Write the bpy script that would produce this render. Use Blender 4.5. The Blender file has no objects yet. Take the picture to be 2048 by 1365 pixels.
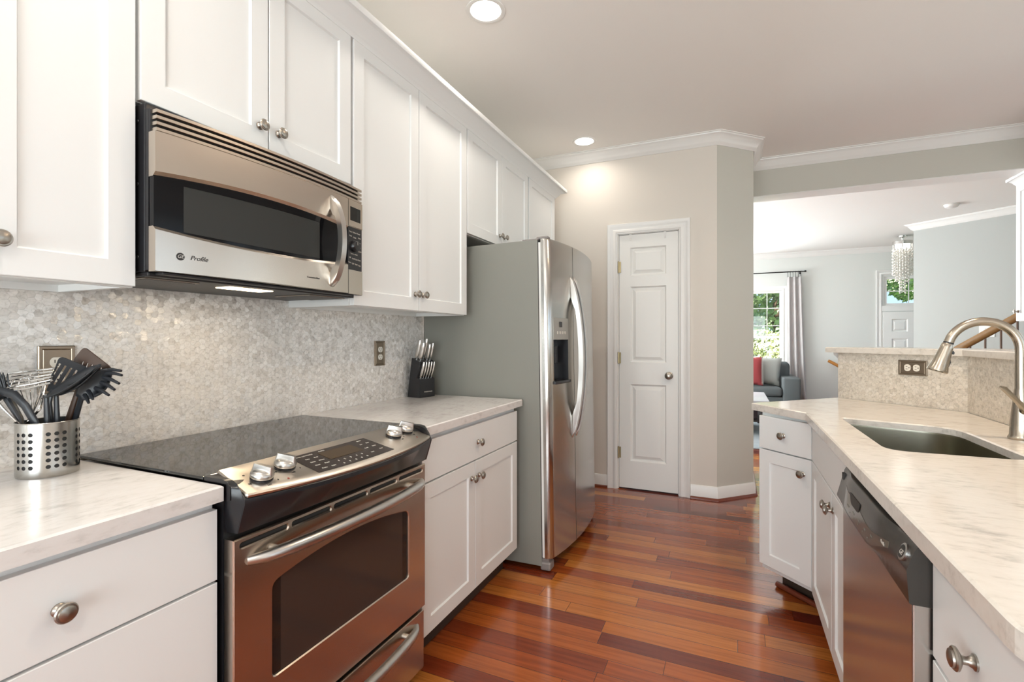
import bpy, bmesh, math, random
from mathutils import Vector, Matrix, noise
random.seed(7)
S = bpy.context.scene
COL = S.collection
PI = math.pi
R = math.radians

# ------------------------------------------------------------------ camera, sky, lights, exposure
cam_d = bpy.data.cameras.new('camera')
cam_d.sensor_width = 36.0
cam_d.lens = 985.0 / 2048.0 * 36.0
cam_d.shift_y = -4.5 / 2048.0
cam_d.clip_start = 0.02
cam_o = bpy.data.objects.new('camera', cam_d)
COL.objects.link(cam_o)
cam_o.location = (1.674, 0.0, 1.238)
cam_o.rotation_euler = (R(90), 0, math.atan(440.0 / 985.0))
S.camera = cam_o

w = bpy.data.worlds.new('sky'); S.world = w; w.use_nodes = True
wn = w.node_tree.nodes; wl = w.node_tree.links
bg = wn['Background']
sky = wn.new('ShaderNodeTexSky'); sky.sky_type = 'HOSEK_WILKIE'
sky.turbidity = 3.0; sky.ground_albedo = 0.35
sky.sun_direction = Vector((0.3, -0.6, 0.75)).normalized()
wl.new(sky.outputs[0], bg.inputs[0]); bg.inputs[1].default_value = 4.0

def lamp(name, kind, loc, energy, color=(1, 1, 1), rot=(0, 0, 0), size=None, size_y=None, spread=None):
    d = bpy.data.lights.new(name, kind); d.energy = energy; d.color = color
    if kind == 'AREA':
        d.shape = 'RECTANGLE' if size_y else 'DISK'
        d.size = size
        if size_y: d.size_y = size_y
        if spread: d.spread = R(spread)
    o = bpy.data.objects.new(name, d); COL.objects.link(o)
    o.location = loc; o.rotation_euler = rot
    return o
sun = lamp('sun_light', 'SUN', (0, 0, 8), 17.0, (1, 0.95, 0.86), (R(38), 0, R(-20)))
sun.data.angle = R(1)
DAY = (0.90, 0.975, 1.0)
# daylight at assumed windows behind and beside the camera; left and living ones added
lamp('rear_window_daylight', 'AREA', (1.6, -2.75, 1.35), 118, DAY, (R(124), 0, 0), 2.8, 2.1)
lamp('side_window_daylight', 'AREA', (3.98, 0.9, 1.55), 8.5, DAY, (R(110), 0, R(90)), 2.4, 1.7)
lamp('side_window_daylight', 'AREA', (3.98, 3.3, 1.6), 5, DAY, (R(110), 0, R(90)), 1.2, 1.5)
lamp('left_daylight_fill', 'AREA', (0.06, -1.8, 1.5), 36, DAY, (R(108), 0, R(-90)), 1.3, 1.7)  # fill lamp added to brighten the peninsula fronts, with an added window
lamp('living_daylight_fill', 'AREA', (-2.3, 7.6, 1.5), 275, DAY, (R(98), 0, R(-90)), 3.2, 2.0)  # added unseen lamp; this wall has no window
lamp('living_daylight_fill', 'AREA', (1.0, 10.2, 1.5), 110, DAY, (R(-90), 0, 0), 1.3, 1.6)  # stands in for the far window's daylight, set beside it
S.view_settings.view_transform = 'Standard'
S.view_settings.look = 'None'
S.view_settings.exposure = 0.39
S.view_settings.gamma = 1.0
S.view_settings.use_curve_mapping = False
S.cycles.max_bounces = 10
S.cycles.diffuse_bounces = 6
S.cycles.glossy_bounces = 5
S.cycles.transparent_max_bounces = 12
S.cycles.sample_clamp_indirect = 6.0
S.cycles.caustics_reflective = False
S.cycles.caustics_refractive = False
S.cycles.blur_glossy = 0.5

# ------------------------------------------------------------------ materials
def new_mat(name):
    m = bpy.data.materials.new(name); m.use_nodes = True
    return m, m.node_tree.nodes, m.node_tree.links, m.node_tree.nodes['Principled BSDF']
def mat(name, col, rough=0.5, metal=0.0, spec=0.5, coat=0.0, emit=None, estr=0.0, bump=None, var=None):
    m, n, l, p = new_mat(name)
    p.inputs['Base Color'].default_value = (*col, 1)
    p.inputs['Roughness'].default_value = rough
    p.inputs['Metallic'].default_value = metal
    p.inputs['Specular IOR Level'].default_value = spec
    p.inputs['Coat Weight'].default_value = coat
    p.inputs['Coat Roughness'].default_value = 0.05
    if emit:
        p.inputs['Emission Color'].default_value = (*emit, 1); p.inputs['Emission Strength'].default_value = estr
    if bump or var:
        tc = n.new('ShaderNodeTexCoord'); mp = n.new('ShaderNodeMapping'); nz = n.new('ShaderNodeTexNoise')
        l.new(tc.outputs['Object'], mp.inputs[0]); l.new(mp.outputs[0], nz.inputs[0])
        sc, st = (bump or var)[0], (bump or var)[1]
        mp.inputs['Scale'].default_value = sc if isinstance(sc, tuple) else (sc, sc, sc)
        nz.inputs['Scale'].default_value = 1.0; nz.inputs['Detail'].default_value = 3
        if bump:
            b = n.new('ShaderNodeBump'); b.inputs['Strength'].default_value = st; b.inputs['Distance'].default_value = 0.002
            l.new(nz.outputs[0], b.inputs['Height']); l.new(b.outputs[0], p.inputs['Normal'])
        if var:
            mx = n.new('ShaderNodeMix'); mx.data_type = 'RGBA'
            mx.inputs[6].default_value = (*col, 1); mx.inputs[7].default_value = (*var[2], 1)
            l.new(nz.outputs[0], mx.inputs[0]); l.new(mx.outputs[2], p.inputs['Base Color'])
    return m
def brushed(name, col, rough, scale, aniso=0.55):
    m, n, l, p = new_mat(name)
    p.inputs['Base Color'].default_value = (*col, 1); p.inputs['Metallic'].default_value = 1
    p.inputs['Anisotropic'].default_value = aniso
    tg = n.new('ShaderNodeTangent'); tg.direction_type = 'RADIAL'; tg.axis = 'Z'; l.new(tg.outputs[0], p.inputs['Tangent'])
    if scale is None:
        p.inputs['Roughness'].default_value = rough; return m
    tc = n.new('ShaderNodeTexCoord'); mp = n.new('ShaderNodeMapping'); nz = n.new('ShaderNodeTexNoise')
    mp.inputs['Scale'].default_value = scale; nz.inputs['Scale'].default_value = 1; nz.inputs['Detail'].default_value = 2
    l.new(tc.outputs['Object'], mp.inputs[0]); l.new(mp.outputs[0], nz.inputs[0])
    mr = n.new('ShaderNodeMapRange'); mr.inputs[3].default_value = rough * 0.85; mr.inputs[4].default_value = rough * 1.15
    l.new(nz.outputs[0], mr.inputs[0]); l.new(mr.outputs[0], p.inputs['Roughness'])
    return m
class NT:                                   # tiny node-graph helper
    def __init__(s, m): s.n = m.node_tree.nodes; s.l = m.node_tree.links
    def math(s, op, a, b=None, c=None):
        q = s.n.new('ShaderNodeMath'); q.operation = op
        for i, v in enumerate((a, b, c)):
            if v is None: continue
            if isinstance(v, (int, float)): q.inputs[i].default_value = v
            else: s.l.new(v, q.inputs[i])
        return q.outputs[0]
    def comb(s, x, y, z=0):
        q = s.n.new('ShaderNodeCombineXYZ')
        for i, v in enumerate((x, y, z)):
            if isinstance(v, (int, float)): q.inputs[i].default_value = v
            else: s.l.new(v, q.inputs[i])
        return q.outputs[0]
    def white(s, v):
        q = s.n.new('ShaderNodeTexWhiteNoise'); q.noise_dimensions = '3D'; s.l.new(v, q.inputs[0]); return q.outputs
    def noise(s, v, scale, detail=3, rough=0.5):
        q = s.n.new('ShaderNodeTexNoise'); s.l.new(v, q.inputs[0]); q.inputs['Scale'].default_value = scale
        q.inputs['Detail'].default_value = detail; q.inputs['Roughness'].default_value = rough; return q.outputs[0]
    def ramp(s, f, stops):
        q = s.n.new('ShaderNodeValToRGB'); s.l.new(f, q.inputs[0]); e = q.color_ramp.elements
        while len(e) < len(stops): e.new(0.5)
        for k, (pos, c) in enumerate(stops): e[k].position = pos; e[k].color = (*c, 1)
        return q.outputs[0]
    def mix(s, f, a, b, mode='MIX'):
        q = s.n.new('ShaderNodeMix'); q.data_type = 'RGBA'; q.blend_type = mode
        for i, v in ((0, f), (6, a), (7, b)):
            if isinstance(v, (int, float)): q.inputs[i].default_value = v
            elif isinstance(v, tuple): q.inputs[i].default_value = (*v, 1)
            else: s.l.new(v, q.inputs[i])
        return q.outputs[2]
    def pos(s):
        g = s.n.new('ShaderNodeNewGeometry'); x = s.n.new('ShaderNodeSeparateXYZ'); s.l.new(g.outputs['Position'], x.inputs[0])
        return g.outputs['Position'], x.outputs
    def bump(s, h, p, st, d=0.002):
        b = s.n.new('ShaderNodeBump'); b.inputs['Strength'].default_value = st; b.inputs['Distance'].default_value = d
        s.l.new(h, b.inputs['Height']); s.l.new(b.outputs[0], p.inputs['Normal'])

def floor_mat():
    m, n, l, p = new_mat('cherry_planks'); t = NT(m); P, X = t.pos()
    W = 0.0855
    row = t.math('FLOOR', t.math('DIVIDE', X[1], W))
    r1 = t.white(t.comb(row, 3.1))[0]; r2 = t.white(t.comb(row, 9.7))[0]
    L = t.math('MULTIPLY_ADD', r1, 0.7, 0.55)
    s = t.math('ADD', t.math('DIVIDE', X[0], L), t.math('MULTIPLY', r2, 7.0))
    brd = t.math('FLOOR', s)
    v = t.white(t.comb(row, brd, 1.7))[0]; v2 = t.white(t.comb(row, brd, 5.3))[0]
    base = t.ramp(v, [(0.0, (0.095, 0.013, 0.008)), (0.12, (0.165, 0.028, 0.010)), (0.40, (0.27, 0.054, 0.012)), (0.75, (0.35, 0.088, 0.017)), (0.92, (0.44, 0.145, 0.028)), (1.0, (0.53, 0.22, 0.05))])
    gv = t.comb(t.math('MULTIPLY_ADD', v2, 30.0, t.math('MULTIPLY', X[0], 1.3)), t.math('MULTIPLY', X[1], 26.0), v)
    g1 = t.noise(gv, 2.2, 5, 0.6)
    gr = t.ramp(g1, [(0.3, (0.55, 0.5, 0.45)), (0.55, (1, 1, 1)), (0.8, (1.25, 1.3, 1.3))])
    c = t.mix(0.75, base, gr, 'MULTIPLY')
    # seams between boards
    fy = t.math('FRACT', t.math('DIVIDE', X[1], W)); dy = t.math('MULTIPLY', t.math('MINIMUM', fy, t.math('SUBTRACT', 1.0, fy)), W)
    fx = t.math('FRACT', s); dx = t.math('MULTIPLY', t.math('MINIMUM', fx, t.math('SUBTRACT', 1.0, fx)), L)
    d = t.math('MINIMUM', dx, dy); seam = t.math('LESS_THAN', d, 0.0009)
    c = t.mix(seam, c, (0.03, 0.008, 0.004))
    l.new(c, p.inputs['Base Color'])
    p.inputs['Roughness'].default_value = 0.22; p.inputs['Coat Weight'].default_value = 0.4; p.inputs['Coat Roughness'].default_value = 0.09
    h = t.math('MINIMUM', t.math('DIVIDE', d, 0.003), 1.0)
    t.bump(t.math('ADD', h, t.math('MULTIPLY', t.noise(t.comb(t.math('MULTIPLY', X[0], 2), t.math('MULTIPLY', X[1], 9), 0), 1.0, 2), 0.6)), p, 0.22, 0.0012)
    return m
def hex_mat(name, su, sv, warm, tone=(1, 1, 1)):
    """mother-of-pearl hexagon mosaic; su, sv: world-axis weights giving the along-wall coordinate"""
    m, n, l, p = new_mat(name); t = NT(m); P, X = t.pos()
    k = 0.0195
    wob = t.math('MULTIPLY', t.math('SUBTRACT', t.noise(P, 45, 2), 0.5), 0.85); wob2 = t.math('MULTIPLY', t.math('SUBTRACT', t.noise(P, 38, 2), 0.5), 0.85)
    u = t.math('ADD', t.math('DIVIDE', t.math('MULTIPLY_ADD', X[0], su, t.math('MULTIPLY', X[1], sv)), k), wob)
    v = t.math('ADD', t.math('DIVIDE', X[2], k), wob2)
    r3 = math.sqrt(3)
    def near(ox, oy):
        a = t.math('SUBTRACT', t.math('FLOORED_MODULO', t.math('SUBTRACT', v, ox), 1.0), 0.5)
        b = t.math('SUBTRACT', t.math('FLOORED_MODULO', t.math('SUBTRACT', u, oy), r3), r3 / 2)
        return a, b, t.math('ADD', t.math('MULTIPLY', a, a), t.math('MULTIPLY', b, b))
    a1, b1, d1 = near(0, 0); a2, b2, d2 = near(0.5, r3 / 2)
    sel = t.math('LESS_THAN', d1, d2)
    def pick(x, y): return t.math('ADD', t.math('MULTIPLY', sel, x), t.math('MULTIPLY', t.math('SUBTRACT', 1.0, sel), y))
    ga, gb = pick(a1, a2), pick(b1, b2)
    ida = t.math('ROUND', t.math('MULTIPLY', t.math('SUBTRACT', v, ga), 4)); idb = t.math('ROUND', t.math('MULTIPLY', t.math('SUBTRACT', u, gb), 4))
    wn_ = t.white(t.comb(ida, idb, 0.5)); val, vc = wn_[0], wn_[1]
    aa, ab = t.math('ABSOLUTE', ga), t.math('ABSOLUTE', gb)
    hx = t.math('MAXIMUM', aa, t.math('ADD', t.math('MULTIPLY', aa, 0.5), t.math('MULTIPLY', ab, r3 / 2)))
    edge = t.math('GREATER_THAN', hx, 0.475)
    base = t.ramp(val, [(q_, tuple(c_[i] * tone[i] for i in range(3))) for q_, c_ in ((0, (0.61, 0.59, 0.565)), (0.3, (0.665, 0.65, 0.625)), (0.65, (0.70, 0.685, 0.665)), (1.0, (0.755, 0.75, 0.74)))])
    tint = t.mix(t.math('MULTIPLY', t.noise(P, 3.0, 2), 0.5), base, warm, 'MULTIPLY')
    streak = t.noise(t.comb(t.math('MULTIPLY', u, 2.0), t.math('MULTIPLY_ADD', v, 6.0, t.math('MULTIPLY', val, 50)), val), 0.7, 3)
    tint = t.mix(0.35, tint, t.ramp(streak, [(0.3, (0.72, 0.70, 0.68)), (0.7, (1.12, 1.1, 1.08))]), 'MULTIPLY')
    blot = t.ramp(t.noise(P, 75, 4, 0.65), [(0.36, (0.76, 0.745, 0.73)), (0.48, (1, 1, 1)), (0.68, (1.07, 1.065, 1.06))])
    tint = t.mix(0.85, tint, blot, 'MULTIPLY')
    c = t.mix(t.math('MULTIPLY', edge, 0.05), tint, (0.58, 0.56, 0.53))
    l.new(c, p.inputs['Base Color'])
    p.inputs['Roughness'].default_value = 0.22; p.inputs['Specular IOR Level'].default_value = 0.8
    sx = n.new('ShaderNodeSeparateXYZ'); l.new(vc, sx.inputs[0])
    tilt = t.math('ADD', t.math('MULTIPLY', t.math('SUBTRACT', sx.outputs[0], 0.5), ga), t.math('MULTIPLY', t.math('SUBTRACT', sx.outputs[1], 0.5), gb))
    h = t.math('SUBTRACT', t.math('ADD', tilt, t.math('MULTIPLY', streak, 0.12)), t.math('MULTIPLY', edge, 0.05))
    t.bump(h, p, 1.0, 0.006)
    return m
def quartz_mat(name, kx, ky, tone):
    m, n, l, p = new_mat(name); t = NT(m); P, X = t.pos()
    q = t.comb(t.math('MULTIPLY', X[0], kx), t.math('MULTIPLY', X[1], ky), X[2])
    a = t.noise(q, 62, 5, 0.62); b = t.noise(P, 9, 3)
    f = t.math('MULTIPLY_ADD', b, 0.40, t.math('MULTIPLY', a, 0.70))
    cs = [(0.34, (0.48, 0.465, 0.445)), (0.44, (0.61, 0.59, 0.565)), (0.53, (0.685, 0.665, 0.64)), (0.70, (0.715, 0.70, 0.68))]
    l.new(t.ramp(f, [(a_, tuple(c_[i] * tone[i] for i in range(3))) for a_, c_ in cs]), p.inputs['Base Color'])
    p.inputs['Roughness'].default_value = 0.15; p.inputs['Specular IOR Level'].default_value = 0.5
    return m
def glass_mat(name='window_glass'):
    m, n, l, p = new_mat(name)
    n.remove(p); o = n['Material Output']
    tr = n.new('ShaderNodeBsdfTransparent'); gl = n.new('ShaderNodeBsdfGlossy'); gl.inputs['Roughness'].default_value = 0.02
    fr = n.new('ShaderNodeFresnel'); fr.inputs[0].default_value = 1.45
    mx = n.new('ShaderNodeMixShader'); l.new(fr.outputs[0], mx.inputs[0]); l.new(tr.outputs[0], mx.inputs[1]); l.new(gl.outputs[0], mx.inputs[2])
    l.new(mx.outputs[0], o.inputs[0]); return m
def leaf_mat(name, c1, c2):
    m, n, l, p = new_mat(name); t = NT(m); P, X = t.pos()
    l.new(t.ramp(t.noise(P, 5, 3), [(0.35, c1), (0.65, c2)]), p.inputs['Base Color']); p.inputs['Roughness'].default_value = 0.6
    return m
M = {}
M['floor'] = floor_mat()
M['quartz'] = quartz_mat('veined_quartz', 1.0, 0.42, (1.0, 1.0, 1.01))
M['quartz_pen'] = quartz_mat('veined_quartz_peninsula', 0.45, 1.0, (1.0, 0.972, 0.925))
M['mosaic_left'] = hex_mat('pearl_mosaic', 0.0, 1.0, (0.97, 0.955, 0.93), (1.12, 1.12, 1.125))
M['mosaic_bar'] = hex_mat('pearl_mosaic_bar', 0.7071, -0.7071, (0.97, 0.94, 0.90), (1.0, 0.955, 0.875))  # same tile as the left; warm lamp light put into its tone
M['greige'] = mat('greige_wall_paint', (0.69, 0.645, 0.585), 0.75, bump=(400, 0.05))
M['blue_wall'] = mat('pale_blue_wall_paint', (0.64, 0.655, 0.63), 0.75, bump=(400, 0.05))
M['wall_shaded'] = mat('shaded_wall_paint', (0.54, 0.53, 0.475), 0.75, bump=(400, 0.05))  # pantry wall paint darkened: its shade is put into the colour
M['stair_wall'] = mat('shaded_stair_wall_paint', (0.44, 0.455, 0.44), 0.75, bump=(400, 0.05))  # same paint as the far wall, with shade put into its colour
M['ceiling'] = mat('ceiling_paint', (0.84, 0.825, 0.80), 0.75)
M['trim'] = mat('white_trim_paint', (0.78, 0.775, 0.755), 0.35, bump=(60, 0.03))
M['door_paint'] = mat('white_door_paint', (0.80, 0.80, 0.775), 0.4, bump=(80, 0.03))
M['cabinet'] = mat('white_cabinet_paint', (0.75, 0.762, 0.758), 0.38, bump=(50, 0.02))
M['cab_in'] = mat('pale_cabinet_side', (0.70, 0.73, 0.73), 0.45, bump=(50, 0.02))
M['toe_dark'] = mat('dark_toe_kick', (0.05, 0.03, 0.02), 0.6, bump=(50, 0.02))  # recessed toe boards in one even dark brown
M['shoe'] = mat('cherry_shoe_molding', (0.20, 0.045, 0.02), 0.3, var=((8, 60, 60), 0, (0.12, 0.025, 0.012)))
M['steel'] = brushed('brushed_stainless', (0.62, 0.56, 0.49), 0.33, None)
M['steel_h'] = brushed('brushed_stainless_fine', (0.59, 0.52, 0.445), 0.25, None)
M['steel_bowl'] = brushed('sink_stainless', (0.36, 0.35, 0.29), 0.24, None)
M['steel_v'] = brushed('vertical_brushed_stainless', (0.50, 0.485, 0.455), 0.21, None)
M['handle'] = brushed('satin_handle_metal', (0.58, 0.565, 0.54), 0.30, (100, 100, 100), 0.0)
M['nickel'] = mat('satin_nickel', (0.38, 0.35, 0.31), 0.30, 1.0, bump=(300, 0.02))
M['faucet'] = mat('brushed_nickel', (0.46, 0.41, 0.34), 0.24, 1.0, bump=(300, 0.02))
M['brass'] = mat('antique_brass', (0.45, 0.37, 0.22), 0.35, 1.0, bump=(300, 0.02))
M['chrome'] = mat('chrome_wire', (0.75, 0.74, 0.72), 0.12, 1.0, bump=(300, 0.01))
M['black'] = mat('black_enamel', (0.012, 0.012, 0.014), 0.28, bump=(200, 0.02))
M['black_glass'] = mat('black_ceramic_glass', (0.008, 0.008, 0.008), 0.04, spec=0.6, bump=(20, 0.003))
M['smoke_glass'] = mat('smoked_oven_glass', (0.018, 0.013, 0.011), 0.06, spec=0.35, bump=(20, 0.003))
M['screen_mesh'] = mat('microwave_window_mesh', (0.035, 0.036, 0.034), 0.3, spec=0.15, bump=(900, 0.05))
M['mw_glass'] = mat('black_microwave_glass', (0.006, 0.006, 0.007), 0.08, spec=0.18, bump=(20, 0.003))
M['matte_black'] = mat('matte_black_plastic', (0.016, 0.016, 0.018), 0.45, bump=(200, 0.05))
M['nylon'] = mat('black_nylon', (0.014, 0.016, 0.020), 0.38, bump=(150, 0.04))
M['brown_nylon'] = mat('dark_brown_nylon', (0.055, 0.028, 0.016), 0.4, bump=(150, 0.04))
M['panel_dark'] = mat('dark_brown_display_panel', (0.028, 0.02, 0.017), 0.2, bump=(100, 0.01))
M['lcd'] = mat('amber_display_glass', (0.055, 0.034, 0.014), 0.12, bump=(100, 0.01))
M['print'] = mat('pale_panel_print', (0.55, 0.52, 0.47), 0.5, bump=(100, 0.01))
M['print_dim'] = mat('dim_panel_print', (0.20, 0.19, 0.165), 0.5, bump=(100, 0.01))
M['ink'] = mat('dark_panel_print', (0.02, 0.018, 0.016), 0.5, bump=(100, 0.01))
M['red'] = mat('red_panel_print', (0.35, 0.03, 0.02), 0.4, bump=(100, 0.01))
M['fridge_side'] = mat('grey_textured_fridge_side', (0.215, 0.215, 0.19), 0.42, bump=(350, 0.15))
M['gasket'] = mat('white_door_gasket', (0.72, 0.72, 0.70), 0.5, bump=(100, 0.03))
M['dark_gap'] = mat('dark_rubber_and_shade', (0.02, 0.02, 0.02), 0.7, bump=(100, 0.03))  # rubber parts; also the painted shade inside the crock
M['plate_bronze'] = mat('brushed_bronze_plate', (0.32, 0.26, 0.20), 0.34, 1.0, bump=((10, 300, 300), 0.06))
M['ivory'] = mat('ivory_receptacle', (0.78, 0.74, 0.66), 0.35, bump=(80, 0.02))
M['dw_panel'] = mat('graphite_dishwasher_panel', (0.038, 0.035, 0.031), 0.25, bump=(200, 0.03))
M['dw_gloss'] = mat('glossy_dark_touch_panel', (0.11, 0.10, 0.08), 0.12, bump=(100, 0.01))
M['glass'] = glass_mat()
M['lamp'] = mat('lit_lamp_lens', (1, 1, 1), 0.4, emit=(1.0, 0.95, 0.88), estr=9.0, bump=(40, 0.01))
M['mw_lamp'] = mat('lit_microwave_lamp', (1, 0.9, 0.75), 0.4, emit=(1.0, 0.78, 0.5), estr=5.0, bump=(40, 0.01))
M['sofa'] = mat('slate_sofa_fabric', (0.095, 0.107, 0.11), 0.85, bump=(500, 0.25))
M['grey_pillow'] = mat('grey_pillow_fabric', (0.33, 0.335, 0.315), 0.9, bump=(500, 0.25))
M['red_pillow'] = mat('red_pillow_fabric', (0.33, 0.05, 0.055), 0.9, bump=(300, 0.3))
M['white_stitch'] = mat('white_stitching', (0.7, 0.68, 0.64), 0.8, bump=(300, 0.2))
M['curtain'] = mat('grey_curtain_linen', (0.56, 0.54, 0.53), 0.9, var=((30, 30, 6), 0, (0.42, 0.39, 0.39)))
M['iron'] = mat('dark_iron', (0.02, 0.02, 0.02), 0.4, 0.6, bump=(100, 0.02))
M['oak'] = mat('oak_rail', (0.27, 0.15, 0.055), 0.35, var=((4, 40, 40), 0, (0.20, 0.10, 0.035)))
M['oak_light'] = mat('orange_oak_rail', (0.55, 0.24, 0.06), 0.35, var=((4, 40, 40), 0, (0.45, 0.18, 0.04)))
M['table_top'] = mat('pale_table_top', (0.62, 0.62, 0.66), 0.3, var=((2, 40, 2), 0, (0.52, 0.52, 0.57)))
M['dark_wood'] = mat('dark_table_wood', (0.03, 0.02, 0.018), 0.4, var=((2, 2, 40), 0, (0.02, 0.014, 0.012)))
M['rug'] = mat('blue_grey_rug', (0.20, 0.27, 0.33), 0.95, var=((6, 20, 6), 0, (0.45, 0.47, 0.47)))
M['pearl'] = mat('shiny_glass_bead', (0.82, 0.79, 0.73), 0.12, 0.2, bump=(30, 0.02))
M['leaf'] = leaf_mat('sunlit_leaves', (0.22, 0.34, 0.15), (0.52, 0.62, 0.36))
M['leaf2'] = leaf_mat('pale_leaves', (0.42, 0.50, 0.26), (0.74, 0.76, 0.52))
M['bark'] = mat('tree_bark', (0.12, 0.08, 0.05), 0.9, bump=(30, 0.5))
M['lawn'] = leaf_mat('mown_grass', (0.06, 0.13, 0.03), (0.12, 0.20, 0.06))

# ------------------------------------------------------------------ mesh helpers
W = {}
def Wm(o): return W.get(o.name, Matrix.Identity(4)) if o else Matrix.Identity(4)
class MB:
    def __init__(s): s.bm = bmesh.new()
    def _merge(s, t):
        me = bpy.data.meshes.new('t'); t.to_mesh(me); t.free(); s.bm.from_mesh(me); bpy.data.meshes.remove(me)
    def box(s, a, b, bev=0.0, seg=2):
        t = bmesh.new(); bmesh.ops.create_cube(t, size=1.0)
        c = [(a[i] + b[i]) / 2 for i in range(3)]; d = [abs(b[i] - a[i]) for i in range(3)]
        for v in t.verts: v.co = Vector((c[i] + v.co[i] * d[i] for i in range(3)))
        if bev > 0: bmesh.ops.bevel(t, geom=list(t.edges), offset=min(bev, min(d) * 0.45), segments=seg, profile=0.5, affect='EDGES')
        s._merge(t); return s
    def face(s, pts):
        s.bm.faces.new([s.bm.verts.new(p) for p in pts]); return s
    def loops(s, rings, cap0=True, cap1=True, close=True):
        """skin a list of equal-length vertex rings"""
        R_ = [[s.bm.verts.new(p) for p in r] for r in rings]; k = len(R_[0])
        for a, b in zip(R_, R_[1:]):
            for i in range(k if close else k - 1):
                j = (i + 1) % k
                try: s.bm.faces.new((a[i], a[j], b[j], b[i]))
                except ValueError: pass
        if cap0: s.bm.faces.new(R_[0][::-1])
        if cap1: s.bm.faces.new(R_[-1])
        return s
    def lathe(s, prof, M_=None, seg=24):
        """profile of (height, radius) about local z"""
        M_ = M_ or Matrix.Identity(4); rings = []
        for h, r in prof:
            rings.append([M_ @ Vector((max(r, 1e-5) * math.cos(2 * PI * i / seg), max(r, 1e-5) * math.sin(2 * PI * i / seg), h)) for i in range(seg)])
        return s.loops(rings)
    def cyl(s, p0, p1, r, seg=16, r1=None):
        p0, p1 = Vector(p0), Vector(p1); d = p1 - p0
        M_ = Matrix.Translation(p0) @ d.to_track_quat('Z', 'Y').to_matrix().to_4x4()
        return s.lathe([(0, r), (d.length, r if r1 is None else r1)], M_, seg)
    def tube(s, pts, rad, seg=12, flat=1.0, up=None):
        """tube along pts; rad a number or list; flat scales the section along the second axis"""
        pts = [Vector(p) for p in pts]; n = len(pts)
        rad = [rad] * n if isinstance(rad, (int, float)) else rad
        flat = [flat] * n if isinstance(flat, (int, float)) else flat
        rings = []; prev = None
        for i, p in enumerate(pts):
            t = (pts[min(i + 1, n - 1)] - pts[max(i - 1, 0)]).normalized()
            if prev is None:
                ref = Vector(up) if up else (Vector((0, 0, 1)) if abs(t.z) < 0.9 else Vector((1, 0, 0)))
            else: ref = prev
            a = (ref - t * ref.dot(t)).normalized(); b = t.cross(a); prev = a
            rings.append([p + (a * math.cos(2 * PI * k / seg) * rad[i] + b * math.sin(2 * PI * k / seg) * rad[i] * flat[i]) for k in range(seg)])
        return s.loops(rings)
    def prism(s, poly, z0, z1, mp=None, bev=0.0):
        """polygon (list of 2D points) extruded z0..z1; mp maps (x, y, z) to world"""
        t = bmesh.new(); mp = mp or (lambda x, y, z: (x, y, z))
        lo = [t.verts.new((x, y, z0)) for x, y in poly]; hi = [t.verts.new((x, y, z1)) for x, y in poly]
        t.faces.new(lo[::-1]); t.faces.new(hi); k = len(poly)
        for i in range(k): t.faces.new((lo[i], lo[(i + 1) % k], hi[(i + 1) % k], hi[i]))
        if bev > 0: bmesh.ops.bevel(t, geom=list(t.edges), offset=bev, segments=2, profile=0.5, affect='EDGES')
        for v in t.verts: v.co = Vector(mp(*v.co))
        bmesh.ops.recalc_face_normals(t, faces=t.faces)
        s._merge(t); return s
    def sweep(s, path, prof, mp, side=1, closed=False):
        """mitred extrusion of profile (offset, height) along a 2D path; side=+1 offsets to the left of travel"""
        n = len(path); P = [Vector(p) for p in path]; rings = []
        for i in range(n):
            d0 = (P[i] - P[i - 1]).normalized() if (i > 0 or closed) else None
            d1 = (P[(i + 1) % n] - P[i]).normalized() if (i < n - 1 or closed) else None
            if d0 is None: d0 = d1
            if d1 is None: d1 = d0
            n0 = Vector((-d0.y, d0.x)) * side; n1 = Vector((-d1.y, d1.x)) * side
            m = (n0 + n1); m = m / max(m.dot(n0), 0.2)
            rings.append([mp(P[i].x + m.x * o, P[i].y + m.y * o, h) for o, h in prof])
        if closed: rings.append(rings[0])
        return s.loops(rings, not closed, not closed)
    def build(s, name, m, parent=None, local=False, smooth=35, recalc=True, frame=None):
        if recalc: bmesh.ops.recalc_face_normals(s.bm, faces=s.bm.faces)
        bmesh.ops.remove_doubles(s.bm, verts=s.bm.verts, dist=1e-6)
        me = bpy.data.meshes.new(name); s.bm.to_mesh(me); s.bm.free()
        return obj(name, me, m, parent, local, smooth)
def obj(name, me, m, parent=None, local=False, smooth=35):
    if m is not None: me.materials.clear(); me.materials.append(m)
    o = bpy.data.objects.new(name, me); COL.objects.link(o)
    if parent is not None:
        o.parent = parent
        if not local: me.transform(Wm(parent).inverted())
        W[o.name] = Wm(parent)
    elif not local:
        vs = [v.co for v in me.vertices]
        c = Vector(((min(v.x for v in vs) + max(v.x for v in vs)) / 2, (min(v.y for v in vs) + max(v.y for v in vs)) / 2, min(v.z for v in vs)))
        me.transform(Matrix.Translation(-c)); o.location = c; W[o.name] = Matrix.Translation(c)
    if smooth:
        me.shade_smooth(); me.set_sharp_from_angle(angle=R(smooth))
    me.update(); return o
def tag(o, label, cat, group=None):
    o['label'] = label; o['category'] = cat
    if group: o['group'] = group
    return o
def thing(name, label, cat, loc=(0, 0, 0), rz=0.0, group=None, rot=None):
    o = bpy.data.objects.new(name, None); COL.objects.link(o); o.empty_display_size = 0.05
    o.location = loc; o.rotation_euler = rot if rot else (0, 0, rz)
    W[o.name] = Matrix.Translation(loc) @ o.rotation_euler.to_matrix().to_4x4()
    return tag(o, label, cat, group)
def struct(o): o['kind'] = 'structure'; return o
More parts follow.
